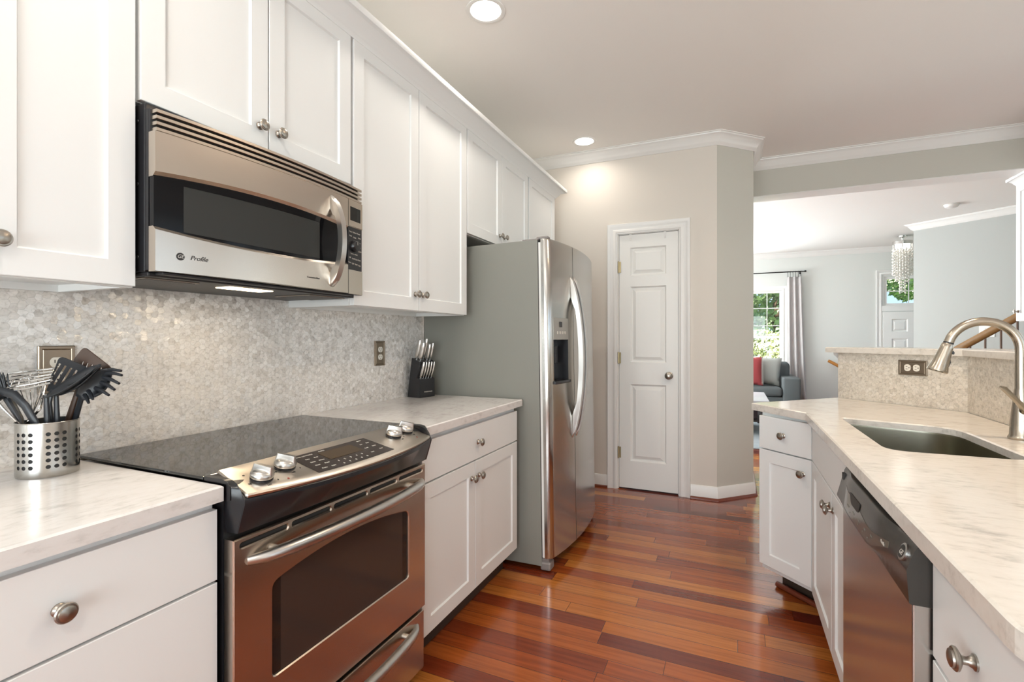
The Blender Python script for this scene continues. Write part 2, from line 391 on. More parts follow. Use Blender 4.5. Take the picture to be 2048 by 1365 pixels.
def put(name, me, parent, Mloc, label=None):
    """another object on shared mesh data, placed by a matrix in its parent's frame"""
    o = bpy.data.objects.new(name, me); COL.objects.link(o); o.parent = parent; o.matrix_local = Mloc
    W[o.name] = Wm(parent) @ Mloc
    if label: o['label'] = label
    return o
def frame(o, x, y, z=None):
    x = Vector(x).normalized(); y = Vector(y); y = (y - x * y.dot(x)).normalized(); z = x.cross(y)
    m_ = Matrix((x, y, z)).transposed().to_4x4(); m_.translation = Vector(o); return m_
def text(name, s_, size, m, parent, F, shear=0.0, depth=0.0004, local=False):
    """lettering: flat text laid in frame F (x along the line, y up, z out of the surface), centred"""
    cu = bpy.data.curves.new(name, 'FONT'); cu.body = s_; cu.size = size; cu.shear = shear; cu.extrude = depth
    cu.align_x = 'CENTER'; cu.align_y = 'CENTER'; cu.resolution_u = 3
    t = bpy.data.objects.new('tmp', cu); COL.objects.link(t); bpy.context.view_layer.update()
    me = bpy.data.meshes.new_from_object(t.evaluated_get(bpy.context.evaluated_depsgraph_get()))
    bpy.data.objects.remove(t); bpy.data.curves.remove(cu)
    me.transform(F); me.name = name
    return obj(name, me, m, parent, local, None)
def cyl_mesh(name, m, prof, seg=24):
    b = MB(); b.lathe(prof, seg=seg); bmesh.ops.recalc_face_normals(b.bm, faces=b.bm.faces)
    me = bpy.data.meshes.new(name); b.bm.to_mesh(me); b.bm.free(); me.materials.append(m)
    me.shade_smooth(); me.set_sharp_from_angle(angle=R(40)); return me
def arc(cx, cy, r, a0, a1, n): return [(cx + r * math.cos(R(a0 + (a1 - a0) * i / n)), cy + r * math.sin(R(a0 + (a1 - a0) * i / n))) for i in range(n + 1)]
def round_poly(pts, rad, n=6):
    out = []; k = len(pts)
    for i in range(k):
        p0, p, p1 = Vector(pts[i - 1]), Vector(pts[i]), Vector(pts[(i + 1) % k]); r = rad[i] if isinstance(rad, (list, tuple)) else rad
        if r <= 0: out.append(tuple(p)); continue
        a = p + (p0 - p).normalized() * r; b = p + (p1 - p).normalized() * r
        for j in range(n + 1):
            t = j / n; out.append(tuple(a * (1 - t) ** 2 + p * 2 * t * (1 - t) + b * t ** 2))
    return out
def offset_poly(pts, d):
    out = []; k = len(pts)
    for i in range(k):
        a, p, b = Vector(pts[i - 1]), Vector(pts[i]), Vector(pts[(i + 1) % k])
        d0 = (p - a).normalized(); d1 = (b - p).normalized(); n0 = Vector((-d0.y, d0.x)); n1 = Vector((-d1.y, d1.x))
        m_ = n0 + n1; m_ = m_ / max(m_.dot(n0), 0.3); out.append(tuple(p + m_ * d))
    return out

# ------------------------------------------------------------------ the room
CZ = 2.81
b = MB(); b.box((-2.6, -3.0, -0.06), (7.2, 10.4, 0.0)); struct(b.build('floor', M['floor'], smooth=None))
b = MB(); b.box((-2.6, -3.0, CZ), (7.2, 10.4, CZ + 0.08)); struct(b.build('ceiling', M['ceiling'], smooth=None))
b = MB()                                     # tiled backsplash between worktop and wall cabinets
b.box((0.0005, -0.6, 0.90), (0.008, 2.452, 1.45)); o = struct(b.build('wall_backsplash', M['mosaic_left'], smooth=None))
# pantry walls: straight wall with the door opening, diagonal, return
DX0, DX1, DZ = 0.812, 1.293, 2.10
b = MB(); b.box((-0.12, 4.08, 0), (DX0, 4.2, CZ)); b.box((DX1, 4.08, 0), (1.569, 4.2, CZ)); b.box((DX0, 4.08, DZ), (DX1, 4.2, CZ))
struct(b.build('wall_back', M['greige'], smooth=None))
b = MB(); b.prism([(1.569, 4.08), (1.829, 4.34), (1.829, 4.45), (1.569, 4.2)], 0, CZ); struct(b.build('wall_diagonal', M['wall_shaded'], smooth=None))
b = MB(); b.box((1.70, 4.345, 0), (1.829, 5.06, CZ)); struct(b.build('wall_return', M['wall_shaded'], smooth=None))
b = MB(); b.box((1.829, 4.86, 2.50), (4.05, 5.06, CZ)); struct(b.build('beam', M['wall_shaded'], smooth=None))
b = MB(); b.box((1.829, 4.861, 2.494), (4.05, 5.059, 2.4998)); struct(b.build('trim_13', M['trim'], smooth=None))
b = MB(); b.box((-2.6, 4.95, 0), (1.70, 5.06, CZ)); struct(b.build('wall_living_near', M['blue_wall'], smooth=None))
# right and rear walls, with window openings behind and beside the camera
def holed_wall(mb, axis, pos, th, a0, a1, holes):
    def bx(u0, u1, z0, z1):
        if u1 - u0 < 1e-4 or z1 - z0 < 1e-4: return
        if axis == 'x': mb.box((pos, u0, z0), (pos + th, u1, z1))
        else: mb.box((u0, pos, z0), (u1, pos + th, z1))
    cur = a0
    for h0, h1, z0, z1 in sorted(holes):
        bx(cur, h0, 0, CZ); bx(h0, h1, 0, z0); bx(h0, h1, z1, CZ); cur = h1
    bx(cur, a1, 0, CZ)
b = MB(); holed_wall(b, 'x', -0.12, 0.12, -3.0, 4.2, [(-2.5, -1.1, 0.6, 2.4)]); struct(b.build('wall_left', M['greige'], smooth=None))  # opening added for the left fill lamp
b = MB(); holed_wall(b, 'x', 4.05, 0.12, -3.0, 5.13, [(-0.3, 2.1, 0.7, 2.4), (2.7, 3.9, 0.85, 2.35)]); struct(b.build('wall_right', M['greige'], smooth=None))
b = MB(); holed_wall(b, 'y', -2.9, 0.12, -0.12, 4.17, [(0.2, 3.0, 0.3, 2.4)]); struct(b.build('wall_rear', M['greige'], smooth=None))
b = MB(); b.box((4.05, 5.13, 0), (7.2, 5.25, CZ)); struct(b.build('wall_living_side', M['blue_wall'], smooth=None))
FY = 10.3
WX0, WX1, WZ0, WZ1 = 1.52, 2.52, 0.83, 2.13
TX0, TX1, TZ0, TZ1 = 4.05, 4.75, 1.80, 2.30
b = MB(); holed_wall(b, 'y', FY, 0.12, -2.6, 7.2, [(WX0, WX1, WZ0, WZ1), (TX0, TX1, TZ0, TZ1)]); struct(b.build('wall_far', M['blue_wall'], smooth=None))
b = MB(); b.box((-2.6, 5.06, 0), (-2.48, 10.3, CZ)); struct(b.build('wall_living_left', M['blue_wall'], smooth=None))
DA, DB = Vector((3.955, 8.44)), Vector((5.75, 6.905))
dn = Vector((-(DB - DA).y, (DB - DA).x)).normalized()
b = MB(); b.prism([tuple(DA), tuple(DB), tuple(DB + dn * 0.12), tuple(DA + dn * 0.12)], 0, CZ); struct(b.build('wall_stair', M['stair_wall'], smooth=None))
# crown molding
CROWN = [(0, -0.088), (0.007, -0.088), (0.012, -0.080), (0.022, -0.072), (0.030, -0.060), (0.048, -0.030), (0.060, -0.020), (0.068, -0.016), (0.070, -0.008), (0.080, -0.006), (0.080, 0), (0, 0)]
zc = lambda x, y, h: (x, y, CZ + h)
b = MB(); b.sweep([(0.0, 4.08), (1.569, 4.08), (1.829, 4.34), (1.829, 4.86), (4.05, 4.86)], CROWN, zc, -1); struct(b.build('trim_1', M['trim']))
b = MB(); b.sweep([(-2.48, FY), (7.2, FY)], CROWN, zc, -1); struct(b.build('trim_2', M['trim']))
b = MB(); b.sweep([(DA + dn * 0.12).to_tuple(), DA.to_tuple(), DB.to_tuple()], CROWN, zc, -1); struct(b.build('trim_3', M['trim']))
# baseboards with the cherry shoe molding
BASE = [(0, 0.012), (0.016, 0.012), (0.016, 0.075), (0.012, 0.085), (0.012, 0.092), (0.006, 0.103), (0, 0.103)]
SHOE = [(0, 0), (0.030, 0), (0.029, 0.008), (0.024, 0.014), (0.016, 0.017), (0, 0.017)]
zf = lambda x, y, h: (x, y, h)
for k, path in enumerate(([(0.0, 4.08), (0.728, 4.08)], [(1.379, 4.08), (1.569, 4.08), (1.829, 4.34), (1.829, 5.06)])):
    b = MB(); b.sweep(path, BASE, zf, -1); struct(b.build('baseboard_' + ('back', 'diagonal')[k], M['trim']))
    b = MB(); b.sweep(path, SHOE, zf, -1); struct(b.build('trim_' + str(4 + k), M['shoe']))
b = MB(); b.sweep([(-2.48, FY), (3.4, FY)], BASE, zf, -1); struct(b.build('baseboard_far', M['trim']))
# ------------------------------------------------------------------ pantry door
CAS = [(0.0, 0), (0.0, 0.012), (0.010, 0.014), (0.014, 0.018), (0.030, 0.018), (0.036, 0.014), (0.055, 0.016), (0.064, 0.022), (0.080, 0.024), (0.082, 0.020), (0.082, 0)]
def casing(name, x0, x1, z0, z1, ypos, prof=CAS, sgn=-1):
    b = MB(); b.sweep([(x0, z0), (x0, z1), (x1, z1), (x1, z0)], prof, lambda x, z, h: (x, ypos + sgn * h, z), 1)
    return struct(b.build(name, M['trim']))
casing('trim_6', DX0 - 0.002, DX1 + 0.002, 0, DZ, 4.08)
b = MB(); b.box((DX0, 4.085, 0), (DX0 + 0.006, 4.2, DZ)); b.box((DX1 - 0.006, 4.085, 0), (DX1, 4.2, DZ)); b.box((DX0, 4.085, DZ - 0.004), (DX1, 4.2, DZ)); struct(b.build('trim_7', M['trim'], smooth=None))
def panel_door(mb, u0, u1, z0, z1, panels, mp, raised=True):
    """slab front at depth 0 with recessed-and-raised panels; mp(u, depth, z) -> world"""
    us = sorted({u0, u1} | {p[0] for p in panels} | {p[1] for p in panels}); zs = sorted({z0, z1} | {p[2] for p in panels} | {p[3] for p in panels})
    for i in range(len(us) - 1):
        for j in range(len(zs) - 1):
            if any(p[0] <= us[i] and us[i + 1] <= p[1] and p[2] <= zs[j] and zs[j + 1] <= p[3] for p in panels): continue
            mb.face([mp(us[i], 0, zs[j]), mp(us[i + 1], 0, zs[j]), mp(us[i + 1], 0, zs[j + 1]), mp(us[i], 0, zs[j + 1])])
    prof = [(0, 0), (0.003, -0.006), (0.012, -0.015), (0.019, -0.015), (0.045, -0.003)] if raised else [(0, 0), (0.003, -0.008)]
    for p in panels:
        rings = [[mp(p[0] + i, d, p[2] + i), mp(p[1] - i, d, p[2] + i), mp(p[1] - i, d, p[3] - i), mp(p[0] + i, d, p[3] - i)] for i, d in prof]
        mb.loops(rings, False, True)
    T = 0.03
    mb.loops([[mp(u0, 0, z0), mp(u1, 0, z0), mp(u1, 0, z1), mp(u0, 0, z1)], [mp(u0, -T, z0), mp(u1, -T, z0), mp(u1, -T, z1), mp(u0, -T, z1)]], False, True)
dmp = lambda u, d, z: (u, 4.088 - d, z)
root = struct(thing('door_1', 'white six-panel style narrow pantry door with nickel knob', 'door', (1.05, 4.09, 0)))
x0, x1 = DX0 + 0.009, DX1 - 0.008
b = MB(); panel_door(b, x0, x1, 0.012, DZ - 0.008, [(x0 + 0.090, x1 - 0.090, 1.755, 1.985), (x0 + 0.090, x1 - 0.090, 1.045, 1.665), (x0 + 0.090, x1 - 0.090, 0.235, 0.865)], dmp)
slab = b.build('door_slab', M['door_paint'], root, smooth=20)
b = MB(); Fk = frame((x1 - 0.068, 4.088, 0.944), (1, 0, 0), (0, 0, 1))      # +z of this frame points to the room (-y)
b.lathe([(0, 0.031), (0.004, 0.031), (0.007, 0.026), (0.010, 0.012), (0.022, 0.010), (0.030, 0.016), (0.038, 0.026), (0.050, 0.029), (0.060, 0.025), (0.066, 0.012), (0.067, 0)], Fk)
b.build('knob', M['nickel'], root)
for z in (0.30, 1.08, 1.83):
    b = MB(); b.cyl((DX0 + 0.004, 4.077, z - 0.045), (DX0 + 0.004, 4.077, z + 0.045), 0.0065, 12); b.cyl((DX0 + 0.004, 4.077, z - 0.05), (DX0 + 0.004, 4.077, z + 0.05), 0.004, 10); b.box((DX0 + 0.001, 4.080, z - 0.045), (DX0 + 0.024, 4.087, z + 0.045))
    b.build('hinge', M['brass'], root)
for k, x in enumerate((0.913, 1.186)):
    b = MB(); z = DZ - 0.008
    b.box((x - 0.010, 4.0845, z - 0.050), (x + 0.010, 4.0868, z + 0.001)); b.box((x - 0.010, 4.0845, z + 0.0005), (x + 0.010, 4.11, z + 0.0028))
    b.tube([(x, 4.084, z - 0.030), (x, 4.078, z - 0.046), (x, 4.070, z - 0.048), (x, 4.067, z - 0.034)], 0.003, 8)
    tag(b.build('over_door_hook', M['trim']), ('small white hook over the pantry door top, the one nearer the hinges', 'small white hook over the pantry door top, the one nearer the wall corner')[k], 'hook', 'over-door hooks on the pantry door')

# ------------------------------------------------------------------ cabinets
KNOB = cyl_mesh('knob', M['nickel'], [(0, 0.0115), (0.0025, 0.0115), (0.0045, 0.0085), (0.010, 0.0058), (0.016, 0.006), (0.019, 0.0125), (0.0215, 0.0165), (0.0245, 0.0172), (0.0265, 0.0155), (0.0268, 0.013), (0.0295, 0.0125), (0.031, 0.009), (0.032, 0.0)], 24)
OUT = Matrix(((0, 0, 1, 0), (0, 1, 0, 0), (-1, 0, 0, 0), (0, 0, 0, 1)))     # lathe z -> cabinet's outward x
def add_knob(parent, x, u, z): return put('knob', KNOB, parent, Matrix.Translation((x, u, z)) @ OUT)
TH = 0.020
def front(root, name, u0, u1, z0, z1, shaker, knob=None, stile=0.058):
    b = MB(); mp = lambda u, d, z: (TH + d, u, z); g = 0.0012
    if shaker:
        prof = [(0, -TH), (0, -g), (g, 0), (stile, 0), (stile + 0.004, -0.0075)]
    else: prof = [(0, -TH), (0, -g), (g, 0)]
    rings = [[mp(u0 + i, d, z0 + i), mp(u1 - i, d, z0 + i), mp(u1 - i, d, z1 - i), mp(u0 + i, d, z1 - i)] for i, d in prof]
    b.loops(rings, True, True)
    o = b.build(name, M['cabinet'], root, True, smooth=None)
    if knob: add_knob(o, TH, knob[0], knob[1])
    return o
def box_body(root, u0, u1, z0, z1, depth, wall=False, m=None):
    b = MB()
    if wall:                                  # open-bottomed recess below the cabinet floor, with hanging rail
        t = 0.016; h = z0 + 0.018
        b.box((-depth, u0, h), (-0.0005, u1, z1))
        b.box((-depth, u0, z0), (-0.0005, u0 + t, h)); b.box((-depth, u1 - t, z0), (-0.0005, u1, h))
        b.box((-0.02, u0 + t, z0), (-0.0005, u1 - t, h)); b.box((-depth, u0 + t, z0), (-depth + 0.012, u1 - t, h))
    else: b.box((-depth, u0, z0), (-0.0005, u1, z1))
    return b.build('body', m or M['cabinet'], root, True, smooth=None)
# wall cabinets on the left wall (front plane of the boxes x = 0.325)
ZT, UX = 2.412, 0.325
def wall_cab(label, y0, y1, zb, doors, knobs, name='wall_cabinet'):
    r = thing(name, label, 'cabinet', (UX, 0, zb), 0, 'white wall cabinets')
    h = ZT - zb
    box_body(r, y0, y1, -0.002, h - 0.002, UX - 0.001 - (0.008 if zb < 1.5 else 0), True)
    for (a, c), kn in zip(doors, knobs): front(r, 'door', a, c, 0, h - 0.006, True, kn)
    return r
wall_cab('tall white wall cabinet at the near end, left of the microwave', 0.160, 0.727, 1.366, [(0.163, 0.440), (0.446, 0.723)], [(0.413, 0.07), (0.473, 0.07)])
wall_cab('short white wall cabinet directly above the microwave', 0.731, 1.4735, 1.828, [(0.734, 1.099), (1.104, 1.467)], [(1.068, 0.066), (1.137, 0.066)])
wall_cab('tall white two-door wall cabinet between the microwave and the refrigerator', 1.475, 2.372, 1.368, [(1.483, 1.913), (1.917, 2.366)], [(1.885, 0.075), (1.946, 0.075)])
wall_cab('short white wall cabinet above the refrigerator', 2.374, 3.262, 1.822, [(2.378, 2.817), (2.821, 3.254)], [(2.786, 0.06), (2.852, 0.06)])
wall_cab('narrow white single-door wall cabinet at the pantry end of the run', 3.268, 3.838, 1.825, [(3.278, 3.834)], [None])
b = MB(); CC = [(0, -0.015), (0.022, -0.015), (0.024, -0.006), (0.030, 0.0), (0.036, 0.006), (0.050, 0.024), (0.068, 0.036), (0.074, 0.040), (0.078, 0.042), (0.094, 0.042), (0.096, 0.046), (0.096, 0.066), (0, 0.066)]
b.sweep([(UX, 0.10), (UX, 3.842), (0.002, 3.842)], CC, lambda x, y, h: (x, y, 2.409 + h), -1)
tag(b.build('crown_molding', M['cabinet']), 'white stepped crown molding running along the top of the wall cabinets', 'molding')
# base cabinets on the left wall (boxes' front plane x = 0.612)
BX = 0.612
def base_cab(label, y0, y1, fronts, loc=(BX, 0, 0), rz=0, depth=0.606, body=True, toe=True, group='white base cabinets', ztop=0.877):
    r = thing('base_cabinet', label, 'cabinet', loc, rz, group)
    if body: box_body(r, y0, y1, 0.115, ztop, depth)
    if toe:
        b = MB(); b.box((-depth, y0, 0.0), (-0.065, y1, 0.1145)); b.build('toe_kick', M['toe_dark'], r, True, smooth=None)
    for f in fronts: front(r, *f)
    return r
base_cab('white base cabinet of plain drawers left of the range', 0.165, 0.733, [('drawer', 0.168, 0.731, 0.703, 0.859, False, (0.449, 0.778)), ('drawer', 0.168, 0.731, 0.415, 0.697, False, (0.449, 0.56)), ('drawer', 0.168, 0.731, 0.128, 0.409, False, (0.449, 0.27))])
base_cab('white base cabinet with one drawer over two doors, between range and refrigerator', 1.517, 2.402, [('drawer', 1.521, 2.398, 0.700, 0.855, False, (1.957, 0.775)), ('door', 1.521, 1.931, 0.127, 0.693, True, (1.898, 0.625)), ('door', 1.935, 2.398, 0.127, 0.693, True, (1.966, 0.625))])
# worktops
def slab(mb, outer, z0, z1, holes=(), c=0.004):
    """stone slab with eased top edge and cut-outs; outer counter-clockwise"""
    bm = mb.bm; es = []
    def ring(pts, z): return [bm.verts.new((x, y, z)) for x, y in pts]
    def skin(a, b_):
        k = len(a)
        for i in range(k): bm.faces.new((a[i], a[(i + 1) % k], b_[(i + 1) % k], b_[i]))
    tops, bots = [], []
    for pts, s_ in [(outer, 1)] + [(h, -1) for h in holes]:
        top = ring(offset_poly(pts, c * s_), z1); mid = ring(pts, z1 - c); bot = ring(pts, z0)
        skin(top, mid); skin(mid, bot); tops.append(top); bots.append(bot)
    for grp in (tops, bots):
        ed = []
        for r in grp:
            for i in range(len(r)):
                e = bm.edges.get((r[i], r[(i + 1) % len(r)])); ed.append(e)
        bmesh.ops.triangle_fill(bm, use_beauty=True, edges=ed)
    return mb
b = MB(); slab(b, [(0.009, -0.6), (0.648, -0.6), (0.648, 0.734), (0.009, 0.734)], 0.879, 0.914); tag(b.build('countertop', M['quartz'], smooth=None), 'pale speckled quartz countertop left of the range, under the utensil crock', 'countertop', 'quartz countertops')
b = MB(); slab(b, [(0.009, 1.514), (0.650, 1.514), (0.650, 2.428), (0.009, 2.428)], 0.879, 0.914); tag(b.build('countertop', M['quartz'], smooth=None), 'pale speckled quartz countertop between range and refrigerator, under the knife block', 'countertop', 'quartz countertops')
# ------------------------------------------------------------------ peninsula
KA, KB, KC = (2.208, 3.213), (2.622, 2.799), (2.622, 0.70)
b = MB(); b.prism([(2.212, 3.217), (2.626, 2.803), (2.626, 0.70), (2.742, 0.70), (2.742, 2.849), (2.296, 3.301)], 0, 1.1615); struct(b.build('wall_bar', M['blue_wall'], smooth=None))
b = MB(); b.prism([KA, KB, (2.6258, 2.8028), (2.2118, 3.2168)], 0.914, 1.1615); b.prism([(2.622, 2.799), (2.622, 0.70), (2.6258, 0.70), (2.6258, 2.8028)], 0.914, 1.1615); struct(b.build('wall_bar_tile', M['mosaic_bar'], smooth=None))
sq = math.sqrt(0.5)
b = MB()
fo, bo, ext = 0.022, 0.34, 0.058
A_ = Vector(KA) + Vector((-sq, sq)) * ext
p = [tuple(A_ - Vector((sq, sq)) * fo), (2.622 - fo, 2.799 - fo * 0.4142), (2.622 - fo, 0.68), (2.622 + bo, 0.68), (2.622 + bo, 2.799 + bo * 0.4142), tuple(A_ + Vector((sq, sq)) * bo)]
slab(b, p, 1.162, 1.191)
tag(b.build('bar_top', M['quartz_pen'], smooth=None), 'raised quartz bar ledge on the low tiled wall behind the sink', 'countertop', 'quartz countertops')
# curved bracket under the ledge's end
b = MB(); e0 = Vector(KA) + Vector((sq, sq)) * 0.02
cp = [(0, 0), (0.040, 0), (0.038, -0.012), (0.026, -0.022), (0.012, -0.036), (0.006, -0.055), (0, -0.060)]
def cmap(o_, h, t): q = e0 + Vector((-sq, sq)) * (0.0015 + o_) + Vector((sq, sq)) * t; return (q.x, q.y, 1.1605 + h)
b.prism(cp, 0.0, 0.09, cmap); struct(b.build('trim_8', M['trim']))
PX = 2.012                                   # boxes' front plane of the peninsula run (fronts at 1.992)
SINK = round_poly([(2.085, 2.408), (2.415, 2.290), (2.415, 1.757), (2.090, 1.757)][::-1], [0.06, 0.07, 0.09, 0.025], 6)
outer = round_poly([(1.966, 0.69), (2.620, 0.69), (2.620, 2.797), (2.206, 3.211), (1.764, 2.769), (1.9685, 2.499)], [0.07, 0, 0, 0, 0, 0], 8)
b = MB(); slab(b, outer, 0.879, 0.914, [SINK]); tag(b.build('countertop', M['quartz_pen'], smooth=None), 'pale quartz peninsula countertop around the sink, with a clipped corner', 'countertop', 'quartz countertops')
def pen(label, y0, y1, fronts, **k):
    fr = [(f[0], -f[2], -f[1], f[3], f[4], f[5], (-f[6][0], f[6][1]) if f[6] else None) for f in fronts]
    return base_cab(label, -y1, -y0, fr, (PX, 0, 0), PI, 0.56, **k)
r = pen('white sink cabinet with a plain apron and two doors under the sink, beside the dishwasher', 1.690, 2.492, [('apron', 1.700, 2.489, 0.710, 0.866, False, None), ('door', 1.700, 2.028, 0.130, 0.703, True, (2.000, 0.645)), ('door', 2.034, 2.489, 0.130, 0.703, True, (2.062, 0.645))], body=False)
b = MB()
b.box((-0.56, -2.492, 0.115), (-0.0005, -1.690, 0.66)); b.box((-0.05, -2.492, 0.66), (-0.0005, -1.690, 0.877)); b.box((-0.56, -2.492, 0.66), (-0.50, -1.690, 0.877))
b.build('body', M['cabinet'], r, True, smooth=None)
pen('white drawer base cabinet at the near end of the peninsula, this side of the dishwasher', 0.725, 1.080, [('drawer', 0.728, 1.078, 0.688, 0.858, False, (0.912, 0.775)), ('drawer', 0.728, 1.078, 0.415, 0.681, False, (0.912, 0.55)), ('drawer', 0.728, 1.078, 0.128, 0.409, False, (0.912, 0.27))])
# diagonal end cabinet
n45 = Vector((-sq, -sq, 0)); fl = Vector((1.893, 2.6115, 0)) - n45 * TH
r = thing('base_cabinet', 'narrow angled white base cabinet at the far end of the peninsula', 'cabinet', tuple(fl), R(225), 'white base cabinets')
b = MB(); b.prism([(1.8115, 2.723), (2.001, 2.5345), (2.02, 2.4945), (2.56, 2.4945), (2.60, 2.76), (2.203, 3.15), (2.16, 3.09)], 0.115, 0.877); b.build('body', M['cab_in'], r, smooth=None)
b = MB(); b.prism([(1.905, 2.80), (2.06, 2.645), (2.56, 2.645), (2.58, 2.72), (2.20, 3.1)], 0, 0.114); b.build('toe_kick', M['toe_dark'], r, smooth=None)
b = MB(); b.tube([(1.880, 2.785, 0.014), (2.055, 2.608, 0.014)], 0.014, 12); b.build('shoe_molding', M['shoe'], r)
front(r, 'drawer', -0.137, 0.1405, 0.706, 0.862, False, (0.0, 0.785))
front(r, 'door', -0.137, 0.1405, 0.140, 0.700, True, (0.100, 0.632))
# sink bowl, faucet
root = thing('sink', 'undermount stainless steel sink bowl set into the peninsula countertop', 'sink', (2.26, 2.08, 0.68))
b = MB(); dn_ = lambda k, z: [(x, y, z) for x, y in offset_poly(SINK, k)]
rings = [dn_(0.0006, 0.8895), dn_(0.0022, 0.8895), dn_(0.0030, 0.882), dn_(0.006, 0.72), dn_(0.014, 0.695), dn_(0.034, 0.688)]
b.loops(rings, False, True); bowl = b.build('bowl', M['steel_bowl'], root, smooth=50)
b = MB(); b.lathe([(0, 0.045), (0.003, 0.045), (0.004, 0.035), (0.0015, 0.02), (0.0015, 0)], Matrix.Translation((2.26, 2.05, 0.6885))); b.build('drain', M['nickel'], root)
FXp, FYp = 2.520, 2.11
root = thing('faucet', 'brushed nickel gooseneck pull-down faucet beside the sink', 'faucet', (FXp, FYp, 0.9145))
b = MB(); b.lathe([(0, 0.030), (0.006, 0.031), (0.014, 0.027), (0.05, 0.0255), (0.10, 0.021), (0.14, 0.017), (0.16, 0.0150), (0.163, 0.0150)], Matrix.Translation((FXp, FYp, 0.9145))); b.build('body', M['faucet'], root)
b = MB(); fp = [(FXp, FYp, 1.076), (FXp, FYp, 1.14), (FXp, FYp, 1.20)]
for x, z in arc(FXp - 0.092, 1.203, 0.092, 6, 166, 22): fp.append((x, FYp, z))
b.tube(fp, 0.0140, 16, up=(0, 1, 0)); b.build('spout', M['faucet'], root)
e = Vector(fp[-1]); dirv = (Vector(fp[-1]) - Vector(fp[-2])).normalized()
Fh = Matrix.Translation(e) @ dirv.to_track_quat('Z', 'Y').to_matrix().to_4x4()
b = MB(); b.lathe([(0.004, 0.0150), (0.006, 0.0165), (0.020, 0.0180), (0.050, 0.0210), (0.080, 0.0245), (0.094, 0.0285), (0.100, 0.0290), (0.103, 0.027), (0.103, 0.0)], Fh); head = b.build('spray_head', M['faucet'], root)
b = MB(); b.lathe([(-0.001, 0.0142), (0.004, 0.0142)], Fh); b.build('collar', M['dark_gap'], head)
for t0, t1 in ((0.030, 0.042), (0.055, 0.085)):
    b = MB(); q = lambda t_, o_: e + dirv * t_ + Vector((0.99, -0.1, 0)).normalized() * o_
    b.tube([q(t0, 0.0185), q((t0 + t1) / 2, 0.0225), q(t1, 0.0235)], [0.003, 0.0042, 0.003], 8); b.build('button', M['matte_black'], head)
b = MB(); b.tube([(FXp + 0.004, FYp - 0.012, 1.005), (FXp - 0.006, FYp - 0.034, 1.018), (FXp - 0.030, FYp - 0.056, 1.042), (FXp - 0.066, FYp - 0.072, 1.080), (FXp - 0.080, FYp - 0.078, 1.088)], [0.013, 0.0115, 0.009, 0.0095, 0.004], 12, flat=[1, 0.9, 0.65, 0.5, 0.4], up=(0.5, 0.3, 1)); b.build('lever', M['faucet'], root)

# ------------------------------------------------------------------ outlets
def outlet(label, Fm, gangs=1, horiz=False):
    """Fm: frame with x right, y up, z out of the wall, origin at the plate's centre"""
    r = thing('wall_outlet', label, 'outlet', tuple(Fm.translation), 0, 'bronze outlet plates on the mosaic')
    hw, hh = (0.062, 0.036) if horiz else (0.040, 0.064)
    b = MB(); rg = []
    for i, d in ((0, 0), (0, 0.004), (0.002, 0.006), (0.008, 0.006), (0.0095, 0.0045), (0.011, 0.006)):
        rg.append([Fm @ Vector(v) for v in ((-hw + i, -hh + i, d), (hw - i, -hh + i, d), (hw - i, hh - i, d), (-hw + i, hh - i, d))])
    b.loops(rg); b.build('plate', M['plate_bronze'], r, smooth=None)
    for s_ in (-1, 1):
        cx, cy = (s_ * 0.0195, 0) if horiz else (0, s_ * 0.0195)
        b = MB(); pr = [(x * (0.0165 if not horiz else 0.0165), y * 0.0165) for x, y in [(math.cos(R(a)), max(-0.82, min(0.82, math.sin(R(a))))) for a in range(0, 360, 12)]]
        if horiz: pr = [(y, x) for x, y in pr][::-1]
        b.prism(pr, 0.0062, 0.0082, lambda x, y, z: Fm @ Vector((cx + x, cy + y, z))); rc = b.build('receptacle', M['ivory'], r, smooth=None)
        b = MB()
        for sx, sy, ww, hh_ in ((-0.006, 0.003, 0.0011, 0.0042), (0.006, 0.003, 0.0011, 0.0035)):
            x, y, a, c = (sx, sy, ww, hh_) if not horiz else (-sy, sx, hh_, ww)
            b.prism([(x - a, y - c), (x + a, y - c), (x + a, y + c), (x - a, y + c)], 0.0078, 0.0085, lambda x_, y_, z: Fm @ Vector((cx + x_, cy + y_, z)))
        gx, gy = (0, -0.0075) if not horiz else (0.0075, 0)
        b.prism([(gx + 0.0024 * math.cos(R(a)), gy + 0.0024 * math.sin(R(a))) for a in range(0, 360, 30)], 0.0078, 0.0085, lambda x_, y_, z: Fm @ Vector((cx + x_, cy + y_, z)))
        b.build('slot', M['ink'], rc, smooth=None)
    b = MB(); b.lathe([(0.006, 0.0032), (0.0075, 0.003), (0.008, 0)], Fm, 10); b.build('screw', M['nickel'], r)
outlet('bronze outlet plate on the mosaic behind the utensil crock', frame((0.0082, 0.712, 1.155), (0, 1, 0), (0, 0, 1)))
outlet('bronze outlet plate on the mosaic left of the knife block', frame((0.0082, 2.046, 1.163), (0, 1, 0), (0, 0, 1)))
oc = Vector((2.469, 2.952, 1.098)); oc -= Vector((sq, sq, 0)) * 0.0002
outlet('sideways bronze outlet plate on the low tiled wall behind the sink', frame(tuple(oc), (sq, -sq, 0), (0, 0, 1)), horiz=True)

